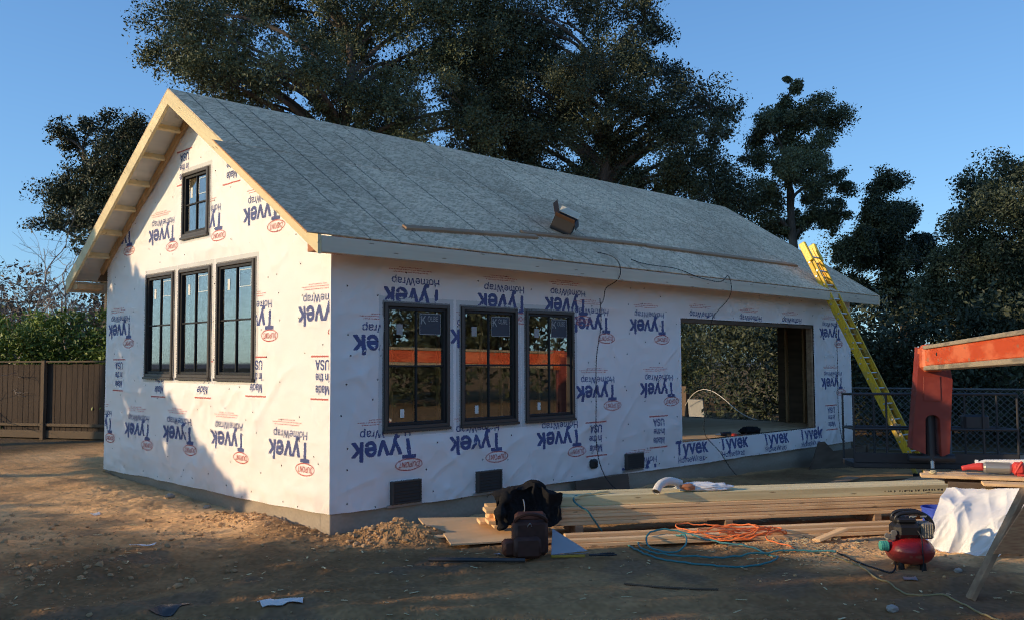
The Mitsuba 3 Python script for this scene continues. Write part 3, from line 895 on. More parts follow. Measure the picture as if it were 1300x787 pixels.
one('hanging_hose', tube(spline([(11.72, -0.50, 3.1), (11.71, -0.16, 2.9), (11.70, -0.09, 2.4), (11.72, -0.08, 1.4), (11.73, -0.09, 0.6), (11.74, -0.15, 0.25)], 60), 0.0055, 6), 'cable_black', 'thin dark cable down the wall strip beside the ladder', 'cable', smooth=True)

# boards and box on the roof
def on_roof_board(x0, u0, x1, u1, label, h=0.035, w=0.085):
    a, b = roof_pt(x0, u0, True, h / 2 + 0.001), roof_pt(x1, u1, True, h / 2 + 0.001)
    return one('roof_board', beam(a, b, w, h, NR), 'roof_board', label, 'board', 'long boards lying on the roof')


on_roof_board(0.88, 0.40, 3.3, 0.66, 'left board of the line of boards on the roof')
on_roof_board(3.1, 0.76, 6.0, 0.95, 'middle board of the line of boards on the roof, below the open box')
on_roof_board(6.02, 0.93, 11.0, 1.02, 'right board of the line of boards on the roof, reaching the ladder', 0.035, 0.10)

bx = thing('open_carton', 'open printed cardboard carton standing on the roof behind a board', 'box')
c0 = roof_pt(4.22, 1.10, True, 0.0)
ux = np.array([0.80, 0.60 * COSR, 0.60 * COSR * TP]); ux /= np.linalg.norm(ux)
uy = np.cross(NR, ux)
Rb = np.stack([ux, uy, NR], 1)
def bp(a, b, c): return c0 + ux * a + uy * b + NR * c
bw, bd, bh = 0.36, 0.30, 0.20
for (sx, sy, ca, cb) in ((bw, 0.012, 0, -bd / 2), (bw, 0.012, 0, bd / 2), (0.012, bd - 0.014, -bw / 2 + 0.006, 0), (0.012, bd - 0.014, bw / 2 - 0.006, 0)):
    part('side', bx, bbox(sx, sy, bh, bp(ca, cb, bh / 2 + 0.006), Rb, 0.002), 'box_print')
part('bottom', bx, bbox(bw - 0.03, bd - 0.03, 0.008, bp(0, 0, 0.012), Rb, 0.002), 'cardboard')
def flap(c, a, b, lift, w_, l_, m):
    ca, cb = c
    d = ux * a + uy * b
    d = d * math.cos(lift) + NR * math.sin(lift)
    t = np.cross(NR, ux * a + uy * b)
    R = np.stack([t, d, np.cross(t, d)], 1)
    part('flap', bx, bbox(w_, l_, 0.006, bp(ca, cb, bh + 0.008) + d * l_ / 2, R, 0.002), m)
flap((0, bd / 2 + 0.004), 0, 1, 1.0, bw, 0.17, 'cardboard')
flap((0, -bd / 2 - 0.004), 0, -1, -1.1, bw, 0.10, 'box_print')
flap((-bw / 2, 0), -1, 0, 0.45, bd, 0.20, 'cardboard')
flap((bw / 2, 0), 1, 0, 0.9, bd, 0.10, 'box_inner')
part('brick_pack', bx, bbox(0.2, 0.18, 0.1, bp(-0.05, 0.02, 0.12), Rb, 0.01), 'redwood')

# things on the sill of the opening
k = thing('cordless_drill', 'dark cordless drill lying on the sill of the big opening', 'drill')
part('body', k, beam((8.0, 0.25, FLOOR + 0.05), (8.25, 0.2, FLOOR + 0.05), 0.06, 0.07, bev=0.02), 'plastic_black')
part('handle', k, beam((8.1, 0.23, FLOOR + 0.035), (8.14, 0.10, FLOOR + 0.03), 0.045, 0.05, bev=0.015), 'plastic_black')
part('battery', k, bbox(0.09, 0.07, 0.06, (8.15, 0.07, FLOOR + 0.034), None, 0.012), 'saw_red')
part('chuck', k, tube([(7.99, 0.252, FLOOR + 0.05), (7.92, 0.266, FLOOR + 0.05), (7.86, 0.278, FLOOR + 0.05)], [0.025, 0.022, 0.006], 10), 'saw_grey')
k = thing('tool_pouch', 'crumpled dark tool pouch lying on the sill of the big opening', 'tool pouch')
part('bag', k, blob((0.26, 0.14, 0.075), (8.9, 0.22, FLOOR + 0.065), 4, 0.35, 2.5), 'fabric_black', smooth=True)
part('strap', k, tube(spline([(8.7, 0.2, FLOOR + 0.05), (8.55, 0.12, FLOOR + 0.02), (8.4, 0.18, FLOOR + 0.014), (8.5, 0.3, FLOOR + 0.014)], 20), 0.014, 6), 'leather')
#@@SITE
# ------------------------------------------------------------------ lumber stack
LO = np.array([1.08, -1.38, 0.0])          # front bottom corner of the stack, left end
def lp(a, b, c): return LO + LD * a + (-LN) * b + np.array([0, 0, 1.0]) * c   # along, back, up
rng = np.random.default_rng(21)
RL = np.stack([LD, -LN, [0, 0, 1.0]], 1)


def plank(a0, a1, b0, b1, c0, c1, name, m, label, group=None, tilt=0.0, cat='board'):
    c = lp((a0 + a1) / 2, (b0 + b1) / 2, (c0 + c1) / 2)
    return one(name, bbox(a1 - a0, b1 - b0, c1 - c0, c, RL, 0.005), m, label, cat, group)


for a in (0.9, 2.6, 4.4):
    plank(a, a + 0.09, 0.0, 0.52, 0.0, 0.115, 'bearer', 'fir_old', {0.9: 'left', 2.6: 'middle', 4.4: 'right'}[a] + ' timber bearer in the gap under the lumber stack', 'bearers under the lumber stack', cat='timber')
names = ['bottom', 'second', 'third', 'fourth', 'top']
for lay in range(5):
    for col in range(2):
        s = rng.uniform(-0.10, 0.06); e = 5.62 + rng.uniform(-0.12, 0.10)
        j = rng.uniform(-0.003, 0.003) + 0.008 * (lay % 2)
        plank(s, e, col * 0.245 + j, col * 0.245 + 0.235 + j, 0.117 + lay * 0.0392, 0.117 + lay * 0.0392 + 0.038, 'plank', 'fir',
              f"{names[lay]} plank of the lower pack in the lumber stack, {'front' if col == 0 else 'back'} column", 'planks of the lower pack in the lumber stack')
z0 = 0.117 + 5 * 0.0392 + 0.001
for lay in range(1):
    for col in range(3):
        s = 0.35 + rng.uniform(-0.06, 0.06) + 0.2 * (lay == 0); e = 5.60 + rng.uniform(-0.1, 0.1)
        b0 = 0.028 + col * 0.142 + rng.uniform(-0.005, 0.005) + (0.012 if lay == 0 else 0.0)
        plank(s, e, b0, b0 + 0.138, z0, z0 + 0.105, 'beam', 'fir_green',
              f"{['front', 'middle', 'back'][col]} pale green beam of the three on top of the lumber stack", 'pale beams on top of the lumber stack', cat='beam')
ZTOP = z0 + 0.106
# faint mill stamp on the front beam
rs_ = np.random.default_rng(3)
st, x_ = [], 4.55
while x_ < 5.35:          # worn, unreadable strokes of ink
    w_ = rs_.uniform(0.008, 0.03)
    st.append(quad2(x_, x_ + w_, z0 + 0.05 - rs_.uniform(0.004, 0.014), z0 + 0.05 + rs_.uniform(0.004, 0.014)))
    x_ += w_ + rs_.uniform(0.006, 0.05)
st = join2(st)
v = np.array([lp(a, 0.0205, c) for a, c in st[0]])
one('mill_stamp', (v, st[1]), 'vent', 'worn black ink marks on the right end of the front beam', 'stamp', kind='stuff')
# loose boards on the ground before the stack
for i, (a0, a1, b0, b1, c0, c1, m) in enumerate(((0.55, 5.25, -0.62, -0.532, 0.012, 0.05, 'fir'), (0.75, 5.05, -0.525, -0.435, 0.012, 0.05, 'fir'), (0.60, 4.75, -0.60, -0.51, 0.052, 0.09, 'fir'),
                                                  (0.4, 5.5, -0.38, -0.29, 0.02, 0.058, 'fir_old'), (0.7, 5.4, -0.37, -0.282, 0.06, 0.098, 'fir'))):
    plank(a0, a1, b0, b1, c0, c1, 'loose_board', m, ['front board lying on the ground before the lumber stack', 'second board on the ground before the lumber stack', 'board lying across on top of the front ground boards',
          'brown board flat on the laths just in front of the lumber stack', 'pale board on top of the brown board just in front of the lumber stack'][i], 'loose boards before the lumber stack')
for a in (1.2, 4.3):
    plank(a, a + 0.08, -0.40, -0.02, 0.0, 0.018, 'lath', 'fir_old', {1.2: 'left', 4.3: 'right'}[a] + ' thin lath under the loose boards', 'laths under the loose boards', cat='lath')
# long boards lying behind the stack, to the right
def ground_board(p, q, w, h, m, label, lift=0.0):
    p, q = np.asarray(p, float), np.asarray(q, float)
    return one('ground_board', beam(p + [0, 0, lift], q + [0, 0, lift], w, h), m, label, 'board')
ground_board((6.6, -2.25, 0.08), (10.2, -3.4, 0.05), 0.2, 0.05, 'roof_board', 'brown board lying behind the right end of the stack')
ground_board((5.9, -2.9, 0.10), (9.6, -4.1, 0.42), 0.24, 0.04, 'roof_board', 'grey-brown board rising to the saw table behind the stack')
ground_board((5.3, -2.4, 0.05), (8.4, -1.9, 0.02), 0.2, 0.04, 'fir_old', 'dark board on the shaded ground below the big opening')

# stuff on the stack
k = thing('pipe_and_rag', 'white plastic pipe elbow wrapped in a pale rag on top of the stack', 'pipe')
pa = lp(1.95, 0.03, ZTOP + 0.10)
path = spline([lp(1.80, -0.02, ZTOP + 0.03), lp(1.88, 0.05, ZTOP + 0.10), lp(2.0, 0.12, ZTOP + 0.12), lp(2.15, 0.16, ZTOP + 0.08)], 16)
part('pipe', k, cat_([tube(path, 0.045, 14, False), tube(path[:2], 0.037, 14, False)]), 'pvc', smooth=True)
part('pipe_mouth', k, tube([path[0] + (path[1] - path[0]) * 0.2, path[0] + (path[1] - path[0]) * 0.3], 0.04, 14), 'plastic_black')
part('rag', k, blob((0.32, 0.11, 0.05), lp(2.42, 0.16, ZTOP + 0.04), 3, 0.4, 2.6, 4, RL), 'sheet_white', smooth=True)
part('glove', k, blob((0.09, 0.05, 0.035), lp(2.2, 0.08, ZTOP + 0.055), 8, 0.3, 2.0, 3, RL), 'redwood', smooth=True)
k = thing('shim_bundle', 'small bundle of pale wood shims on the left part of the stack', 'shims')
for i in range(6):
    a = 0.95 + i * 0.03
    part('shim', k, beam(lp(a, 0.02 + 0.01 * i, ZTOP + 0.008 + 0.006 * (i % 3)), lp(a + 0.24, 0.13 + 0.012 * i, ZTOP + 0.012 + 0.008 * ((i + 1) % 3)), 0.03, 0.008, bev=0.001), 'fir_green')

# ------------------------------------------------------------------ jacket, tool bag, plywood, mound things
def draped(u_n, v_n, fn):
    U, Vv = np.meshgrid(np.linspace(0, 1, u_n), np.linspace(0, 1, v_n), indexing='ij')
    X = fn(U, Vv).reshape(-1, 3)
    i, j = np.meshgrid(np.arange(u_n - 1), np.arange(v_n - 1), indexing='ij'); k = (i * v_n + j).ravel()
    return trimesh.Trimesh(X, np.vstack([np.stack([k, k + v_n, k + v_n + 1], 1), np.stack([k, k + v_n + 1, k + 1], 1)]), process=False)


def jacket_fn(U, Vv):
    a = 0.03 + 0.70 * U
    # section across the stack: hangs down at the front, over the top, down a little at the back
    s = Vv
    hem = 0.10 * (meshkit.noise(np.stack([U * 5, 0 * U, 0 * U + 1], -1), 3) - 0.3)
    front = s < 0.62
    zf = 0.13 + hem + (ZTOP + 0.05 - 0.13) * np.clip(s / 0.62, 0, 1)
    b = np.where(front, -0.085 - 0.03 * np.sin(U * 9), -0.085 + (s - 0.62) / 0.38 * 0.55)
    z = np.where(front, zf, ZTOP + 0.05 + 0.03 * np.sin((s - 0.62) * 12))
    P = np.stack([U * 2.3, Vv * 1.6, 0 * U], -1)
    fold = meshkit.fbm(P * [4.5, 1.6, 1], 3, 4) - 0.5
    lump = np.exp(-((U - 0.58) / 0.2) ** 2 - ((s - 0.68) / 0.16) ** 2) * 0.09 + np.exp(-((U - 0.25) / 0.2) ** 2 - ((s - 0.7) / 0.16) ** 2) * 0.03
    z = z - 0.05 * (np.abs(2 * U - 1) ** 4) * (s > 0.3)
    z = z + lump + 0.05 * np.abs(meshkit.fbm(P * [6, 6, 1], 3, 6) - 0.5) * (s > 0.55)
    b = b - 0.17 * fold * front - 0.02
    a = a + 0.05 * (meshkit.noise(P * [1, 4, 1] + 4, 8) - 0.5)
    return LO + a[..., None] * LD + b[..., None] * (-LN) + z[..., None] * np.array([0, 0, 1.0])


k = thing('black_jacket', 'black jacket draped over the left end of the lumber stack', 'jacket')
part('cloth', k, draped(60, 70, jacket_fn), 'fabric_black', smooth=True)
part('sleeve', k, tube(spline([lp(0.16, -0.12, 0.47), lp(0.08, -0.17, 0.4), lp(0.06, -0.18, 0.28), lp(0.09, -0.16, 0.16)], 16), [0.05 + 0.02 * math.sin(i * .9) for i in range(16)], 10), 'fabric_black', smooth=True)
part('zip', k, tube(spline([lp(0.30, -0.19, 0.44), lp(0.31, -0.21, 0.36), lp(0.30, -0.21, 0.28)], 10), 0.006, 5), 'zinc')
part('collar', k, tube(spline([lp(0.36, 0.05, ZTOP + 0.08), lp(0.42, 0.0, ZTOP + 0.16), lp(0.50, -0.02, ZTOP + 0.15), lp(0.56, 0.02, ZTOP + 0.07)], 16), 0.035, 8), 'fabric_black', smooth=True)

TB = np.array([0.72, -2.30, gz(0.72, -2.30)])
k = thing('tool_belt', 'brown leather tool bag with pouches standing before the black jacket', 'tool bag')
def tb(a, b, c): return TB + LD * a - LN * b + np.array([0, 0, c])
part('main_pouch', k, bbox(0.34, 0.16, 0.34, tb(0.0, 0.05, 0.185), RL, 0.04), 'leather', smooth=40)
part('front_pouch', k, bbox(0.26, 0.10, 0.20, tb(-0.05, -0.075, 0.115), RL, 0.03), 'leather', smooth=40)
part('side_pouch', k, bbox(0.16, 0.12, 0.16, tb(-0.19, 0.03, 0.10), RL, 0.03), 'leather', smooth=40)
part('flap', k, bbox(0.30, 0.11, 0.12, tb(0.01, 0.08, 0.36), RL @ np.array([[1, 0, 0], [0, .9, -.43], [0, .43, .9]]), 0.03), 'leather', smooth=40)
part('strap', k, tube(spline([tb(-0.15, 0.02, 0.34), tb(-0.05, -0.06, 0.42), tb(0.08, -0.05, 0.40), tb(0.16, 0.02, 0.33)], 20), 0.018, 6), 'leather')
part('hook', k, tube(spline([tb(-0.04, -0.035, 0.30), tb(-0.02, -0.06, 0.33), tb(0.0, -0.035, 0.30)], 12), 0.006, 5), 'zinc')

def sheet(corners, t, name, m, label, cat):
    c = np.asarray(corners, float)
    n = np.cross(c[1] - c[0], c[2] - c[0]); n = n / np.linalg.norm(n)
    if n[2] < 0: c = c[::-1]
    k = len(c)
    v = np.vstack([c, c - [0, 0, t]])
    f = [[0, i, i + 1] for i in range(1, k - 1)] + [[k, k + i + 1, k + i] for i in range(1, k - 1)]
    for i in range(k):
        j = (i + 1) % k
        f += [[i, i + k, j + k], [i, j + k, j]]
    return one(name, trimesh.Trimesh(v, f, process=False), m, label, cat)


sheet([(0.85, -0.45, 0.15), (1.52, -0.80, 0.12), (1.30, -1.42, 0.04), (0.58, -1.05, 0.06)], 0.016, 'plywood_sheet', 'plywood', 'large sunlit plywood offcut leaning on the earth mound', 'plywood')
sheet([(0.70, -1.05, 0.082), (1.36, -1.38, 0.06), (1.20, -1.74, 0.035), (0.52, -1.38, 0.04)], 0.016, 'plywood_sheet', 'plywood', 'smaller plywood offcut in front of the large one', 'plywood')
one('pipe_bar', tube([(-0.08, -1.76, 0.035), (0.52, -2.42, 0.035)], 0.02, 10), 'dark_steel', 'long thin dark steel bar on the ground left of the tool bag', 'bar')
k = thing('folded_flashing', 'bluish white sheet metal offcut leaning beside the tool bag', 'sheet metal')
part('sheet', k, prism([(0, 0), (0.36, 0.02), (0.04, 0.25)], 0.003, tb(0.20, 0.02, 0.02), LD + np.array([0, 0, 0.0]), -LN * 0.45 + np.array([0, 0, 0.9])), 'metal_white')
part('upstand', k, prism([(0, 0), (0.36, 0.02), (0.36, 0.05), (0, 0.03)], 0.003, tb(0.20, 0.015, 0.018), LD, -LN * -0.9 + np.array([0, 0, 0.3])), 'metal_white')
one('spirit_level', beam(tb(0.18, -0.06, 0.02), tb(0.50, -0.10, 0.02), 0.022, 0.022), 'yellow_dirty', 'short yellow strip on the ground before the sheet metal', 'level')
k = thing('pliers', 'dark pliers lying at the end of the yellow strip', 'pliers')
pp = tb(0.54, -0.1, 0.025)
part('jaw', k, beam(pp, pp + LD * 0.08, 0.03, 0.02, bev=0.005), 'dark_steel')
for s in (-1, 1):
    part('handle', k, tube(spline([pp + LD * 0.07, pp + LD * 0.14 + LN * 0.035 * s, pp + LD * 0.26 + LN * 0.03 * s], 10), 0.009, 6), 'plastic_black')

# ------------------------------------------------------------------ hoses and cords
def lay(pts, r, m, name, label, cat, n=200, lift=None):
    p = spline([(x, y, 0 if len(q) == 2 else q[2]) for q in pts for x, y in [q[:2]]], n)
    g = ground_z(p[:, 0], p[:, 1]) + r
    p[:, 2] = np.maximum(p[:, 2] + g, g)
    return one(name, tube(p, r, 7), m, label, cat, smooth=True)


h0 = lp(0.95, 0.1, ZTOP + 0.012); h1 = lp(0.9, -0.03, ZTOP - 0.05); h2 = lp(0.98, -0.08, 0.3)
hose = [tuple(h0), tuple(h1), tuple(h2)] + [(2.10, -2.05, 0.02), (1.72, -2.75), (1.58, -3.2), (1.7, -3.62), (1.9, -3.95), (2.15, -4.05, .03), (2.38, -3.85), (2.42, -3.4, .05), (2.38, -2.95, .10), (2.22, -2.72, .14),
        (1.98, -2.72, .10), (1.78, -2.95, .02), (1.85, -3.2, .05), (2.1, -3.1, .12), (2.25, -2.85, .10), (2.12, -2.62, .05), (1.85, -2.7, .02), (1.7, -3.1, .02), (1.95, -3.55, .02), (2.3, -3.8, .02), (2.6, -4.0, .02), (2.72, -4.35, .06)]
lay(hose, 0.0095, 'cable_teal', 'air_hose', 'teal air hose running off the stack and looping on the ground', 'hose', 320)
rng = np.random.default_rng(4)
cord = []
c0_ = np.array([2.72, -3.12])
ax1, ax2 = np.array([0.60, -0.80]), np.array([0.80, 0.60])
for t in np.linspace(0, 7.2 * 2 * np.pi, 84):
    f = t / (7.2 * 2 * np.pi)
    cc = c0_ + ax1 * (-0.1 + 0.55 * f)
    p = cc + ax1 * (0.42 - 0.2 * f) * math.cos(t + 0.6 * math.sin(t * .37)) + ax2 * (0.20 - 0.07 * f) * math.sin(t * 1.03)
    cord.append((p[0], p[1], 0.04 + 0.11 * abs(math.sin(t * 0.71)) * (1 - 0.4 * f)))
cord += [(2.75, -3.62, .03), (2.72, -3.85, .01), (2.64, -3.98, 0)]
lay(cord, 0.0075, 'cord_orange', 'power_cord', 'tangled orange extension cord in front of the loose boards', 'cord', 900)
lay([(2.68, -3.98), (2.78, -4.1), (2.74, -4.35), (2.52, -4.68), (2.16, -5.04), (2.0, -5.33), (1.95, -5.6), (1.74, -5.9), (1.55, -6.15), (1.3, -6.5)], 0.008, 'cord_tan', 'power_cord', 'thin tan cord trailing across the ground before the compressor', 'cord', 140)
lay([(2.95, -4.25), (2.8, -4.45), (2.58, -4.75), (2.52, -4.95), (2.66, -4.93, .02), (2.8, -4.88, .05)], 0.008, 'cable_black', 'power_cord', 'short black cord at the foot of the compressor', 'cord', 80)

# ------------------------------------------------------------------ compressor
CP = np.array([2.88, -4.97, gz(2.88, -4.97)])
crt = np.array([0.70, -0.71, 0]); cfw = np.array([0.71, 0.70, 0])      # to the right, to the back
CS = 0.86
def cp(a, b, c): return CP + (crt * a + cfw * b + np.array([0, 0, c])) * CS
RC = np.stack([crt, cfw, [0, 0, 1.0]], 1)
k = thing('air_compressor', 'red pancake air compressor with black motor shroud', 'compressor')
prof = [(0.0, 0.045), (0.10, 0.05), (0.17, 0.07), (0.215, 0.105), (0.24, 0.15), (0.245, 0.185), (0.243, 0.20), (0.225, 0.245), (0.185, 0.285), (0.12, 0.31), (0.0, 0.315)]
m = lathe(spline([(r, 0, z) for r, z in prof], 40)[:, [0, 2]].clip(0, None) * CS, 44); m.apply_translation(CP)
part('tank', k, m, 'tank_red', smooth=50)
part('seam', k, lathe(np.array([(0.24, 0.178), (0.2475, 0.180), (0.2475, 0.192), (0.24, 0.194)]) * CS, 44, CP), 'tank_red', smooth=30)
for i in range(4):
    a = i * math.pi / 2 + 0.6
    part('foot', k, tube([cp(0.15 * math.cos(a), 0.15 * math.sin(a), -0.005), cp(0.15 * math.cos(a), 0.15 * math.sin(a), 0.075)], [0.03, 0.022], 10), 'rubber')
part('motor_shroud', k, bbox(0.2494, 0.2064, 0.1634, cp(-0.04, 0, 0.395), RC, 0.05), 'plastic_black', smooth=35)
part('shroud_cover', k, bbox(0.1720, 0.1892, 0.0430, cp(-0.06, 0, 0.50), RC, 0.022), 'plastic_black', smooth=35)
part('pump_head', k, bbox(0.1118, 0.1376, 0.1462, cp(0.165, 0, 0.39), RC, 0.015), 'saw_grey')
for i in range(5):
    part('cooling_fin', k, bbox(0.0069, 0.1548, 0.1290, cp(0.115 + 0.025 * i, 0, 0.395), RC, 0.002), 'saw_grey')
part('handle', k, tube(spline([cp(-0.15, -0.02, 0.47), cp(-0.13, -0.03, 0.545), cp(-0.02, -0.03, 0.57), cp(0.12, -0.03, 0.565), cp(0.215, -0.02, 0.50), cp(0.225, -0.01, 0.34)], 30), 0.018, 10), 'plastic_black', smooth=True)
part('handle', k, tube(spline([cp(-0.14, 0.09, 0.47), cp(-0.12, 0.09, 0.55), cp(0.0, 0.09, 0.578), cp(0.12, 0.09, 0.57), cp(0.215, 0.08, 0.50), cp(0.225, 0.08, 0.34)], 30), 0.016, 10), 'plastic_black', smooth=True)
part('label_plate', k, bbox(0.0602, 0.0034, 0.0301, cp(0.02, -0.062, 0.535), RC @ np.array([[1, 0, 0], [0, .6, -.8], [0, .8, .6]]), 0.001), 'sticker_white')
part('label_plate', k, bbox(0.0516, 0.0034, 0.0301, cp(0.13, -0.062, 0.535), RC @ np.array([[1, 0, 0], [0, .6, -.8], [0, .8, .6]]), 0.001), 'sticker_white')
part('regulator', k, bbox(0.0860, 0.0602, 0.0516, cp(-0.22, -0.06, 0.325), RC, 0.012), 'saw_grey')
part('gauge', k, tube([cp(-0.20, -0.09, 0.375), cp(-0.20, -0.115, 0.375)], 0.026, 14), 'saw_grey')
part('gauge', k, tube([cp(-0.265, -0.075, 0.345), cp(-0.265, -0.10, 0.345)], 0.022, 14), 'saw_grey')
part('air_filter', k, tube([cp(-0.33, -0.05, 0.235), cp(-0.325, -0.05, 0.235), cp(-0.245, -0.05, 0.235), cp(-0.24, -0.05, 0.235)], [0.03, 0.042, 0.042, 0.03], 16), 'teal_plastic')
for i in range(3):
    part('filter_rib', k, tube([cp(-0.312 + 0.025 * i, -0.05, 0.235), cp(-0.302 + 0.025 * i, -0.05, 0.235)], 0.046, 16), 'teal_plastic')
part('power_cable', k, tube(spline([cp(0.04, -0.12, 0.40), cp(0.05, -0.19, 0.33), cp(0.03, -0.253, 0.22), cp(0.04, -0.245, 0.10), cp(0.02, -0.25, 0.012)], 24), 0.006, 6), 'cable_black', smooth=True)

# ------------------------------------------------------------------ saw table, sheet, saw horse, bucket
TBZ = 0.66
k = thing('saw_table', 'improvised saw table of boards laid over supports at right', 'table')
td = np.array([0.42, -0.907, 0.0])           # along the boards
tw = np.array([0.907, 0.42, 0.0])
TO = np.array([4.10, -4.62, 0.0])
def tp(a, b, c): return TO + td * a + tw * b + np.array([0, 0, c])
RT_ = np.stack([td, tw, [0, 0, 1.0]], 1)
for i, (a0, a1, b) in enumerate(((0.0, 2.2, 0.16), (0.05, 2.3, 0.38), (0.55, 2.1, -0.06))):
    part('top_board', k, bbox(a1 - a0, 0.20, 0.03, tp((a0 + a1) / 2, b, TBZ + 0.0 - (0.035 if i == 2 else 0)), RT_, 0.004), 'fir')
part('rail', k, bbox(1.9, 0.04, 0.09, tp(1.2, 0.06, TBZ - 0.09), RT_), 'dark_wood')
part('rail', k, bbox(1.9, 0.04, 0.09, tp(1.2, 0.42, TBZ - 0.065), RT_), 'dark_wood')
for a, b in ((0.35, 0.06), (0.35, 0.42), (2.1, 0.06), (2.1, 0.42)):
    q = tp(a, b, 0); q[2] = gz(q[0], q[1]) - 0.02
    part('leg', k, beam(q, (q[0], q[1], TBZ - 0.115), 0.04, 0.09), 'dark_wood')

k = thing('circular_saw', 'red and grey power saw with a pale guard on the saw table', 'saw')
def sp(a, b, c): return tp(0.62 + a, 0.26 + b, TBZ + 0.017 + c)
part('base_plate', k, bbox(0.46, 0.16, 0.006, sp(0.05, 0, 0.004), RT_, 0.002), 'saw_grey')
part('motor', k, tube([sp(-0.02, 0, 0.075), sp(0.0, 0, 0.075), sp(0.22, 0, 0.075), sp(0.24, 0, 0.075)], [0.045, 0.06, 0.06, 0.045], 18), 'saw_grey')
part('gear_case', k, bbox(0.12, 0.13, 0.13, sp(0.30, 0, 0.075), RT_, 0.03), 'saw_red', smooth=40)
part('rear_handle', k, tube(spline([sp(-0.02, 0, 0.08), sp(-0.12, 0, 0.075), sp(-0.22, 0, 0.055)], 12), [0.04, 0.04, 0.04, 0.038, 0.036, 0.034, 0.032, 0.03, 0.028, 0.027, 0.026, 0.024], 12), 'saw_red', smooth=True)
part('guard', k, prism([(-0.06, 0.09), (0.42, 0.10), (0.45, 0.135), (0.42, 0.165), (0.0, 0.15), (-0.08, 0.12)], 0.05, sp(0, 0.05, 0.0), td, (0, 0, 1)), 'sheet_white')
part('top_handle', k, tube(spline([sp(0.26, -0.05, 0.02), sp(0.30, -0.06, 0.10), sp(0.33, -0.06, 0.15)], 10), 0.013, 8), 'saw_red', smooth=True)
part('front_knob', k, bbox(0.12, 0.03, 0.02, sp(0.34, -0.07, 0.014), RT_, 0.006), 'saw_red')
part('blade', k, tube([sp(0.20, 0.105, 0.07), sp(0.20, 0.108, 0.07)], 0.085, 28), 'alu')
part('knob', k, tube([sp(-0.09, 0.03, 0.125), sp(-0.06, 0.03, 0.125)], 0.022, 12), 'sheet_white')
part('cord', k, tube(spline([sp(-0.22, 0, 0.05), sp(-0.32, 0.02, 0.02), sp(-0.45, 0.1, 0.008), sp(-0.6, 0.22, 0.006)], 20), 0.005, 6), 'cable_black')
one('sponge', blob((0.05, 0.035, 0.022), tp(0.12, 0.16, TBZ + 0.034), 2, 0.3, 3), 'fir_green', 'small pale lump lying on the left end of the saw table', 'offcut', smooth=True)


def sheet_fn(U, Vv):
    # from the table's edge down to the ground, towards the sun
    top0, top1 = tp(0.22, -0.10, TBZ - 0.035), tp(1.42, -0.42, TBZ - 0.01)
    bot0, bot1 = np.array([3.50, -4.85, 0.02]), np.array([3.62, -5.42, 0.03])
    top = top0 + (top1 - top0) * U[..., None]
    botm = bot0 + (bot1 - bot0) * U[..., None]
    p = top * (1 - Vv[..., None]) + botm * Vv[..., None]
    bulge = np.sin(np.clip(Vv, 0, 1) * np.pi) * 0.12
    P = np.stack([U * 3, Vv * 2, 0 * U], -1)
    Q = P + 0.35 * (meshkit.fbm(P * 1.3, 2, 15)[..., None] - 0.5)
    cr = 0
    for kk, (aa, ff, am) in enumerate(((0.4, 1.5, 0.10), (1.3, 1.2, 0.10), (-0.6, 2.2, 0.05), (0.9, 3.6, 0.03), (-1.1, 4.5, 0.022))):
        uu = Q[..., 0] * math.cos(aa) + Q[..., 1] * math.sin(aa); vv = -Q[..., 0] * math.sin(aa) + Q[..., 1] * math.cos(aa)
        cr = cr + am * np.abs(2 * meshkit.noise(np.stack([uu * ff * 0.45, vv * ff, 0 * uu + kk * 7.7], -1), 30 + kk) - 1)
    n = np.array([-0.75, -0.25, 0.6])
    p = p + (bulge - cr * 1.0)[..., None] * n
    p[..., 2] = np.maximum(p[..., 2], 0.012 + 0.03 * Vv * meshkit.noise(P * 4, 3))
    return p


one('white_sheet', draped(110, 100, sheet_fn), 'sheet_white', 'crumpled white sheet hanging from the saw table to the ground', 'sheet', smooth=35)

k = thing('saw_horse', 'saw horse with splayed leg and plywood gusset at the right edge, in shade', 'saw horse')
A, B_ = np.array([2.05, -5.76, gz(2.05, -5.76) - 0.01]), np.array([2.60, -6.02, 0.82])
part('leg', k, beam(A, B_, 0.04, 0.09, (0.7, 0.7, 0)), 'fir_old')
hx = np.array([0.86, -0.51, 0.0])
C = np.array([3.25, -6.42, gz(3.25, -6.42) - 0.01])
part('leg', k, beam(C, B_ + hx * 0.12, 0.04, 0.09, (0.7, 0.7, 0)), 'fir_old')
e1 = (B_ - A)[:2]; e1 = np.append(e1 / np.linalg.norm(e1), 0)
hr = np.array([0.72, -0.69, 0.0])
def gp(t, a): return A + (B_ - A) * t + hr * a + np.array([-0.03, -0.03, 0])
g0 = gp(0.42, 0.0)
gus = prism([((gp(t, a) - g0) @ hr, gp(t, a)[2]) for t, a in ((0.42, -0.03), (0.42, 0.95), (1.0, 0.62), (1.0, -0.03))], 0.016, np.array([g0[0], g0[1], 0.0]), hr, (0, 0, 1))
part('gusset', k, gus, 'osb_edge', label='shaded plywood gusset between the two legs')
part('beam', k, beam(B_ + np.array([0.06, -0.06, 0.03]), B_ + np.array([0.9, -0.75, 0.03]), 0.09, 0.04), 'fir_old')

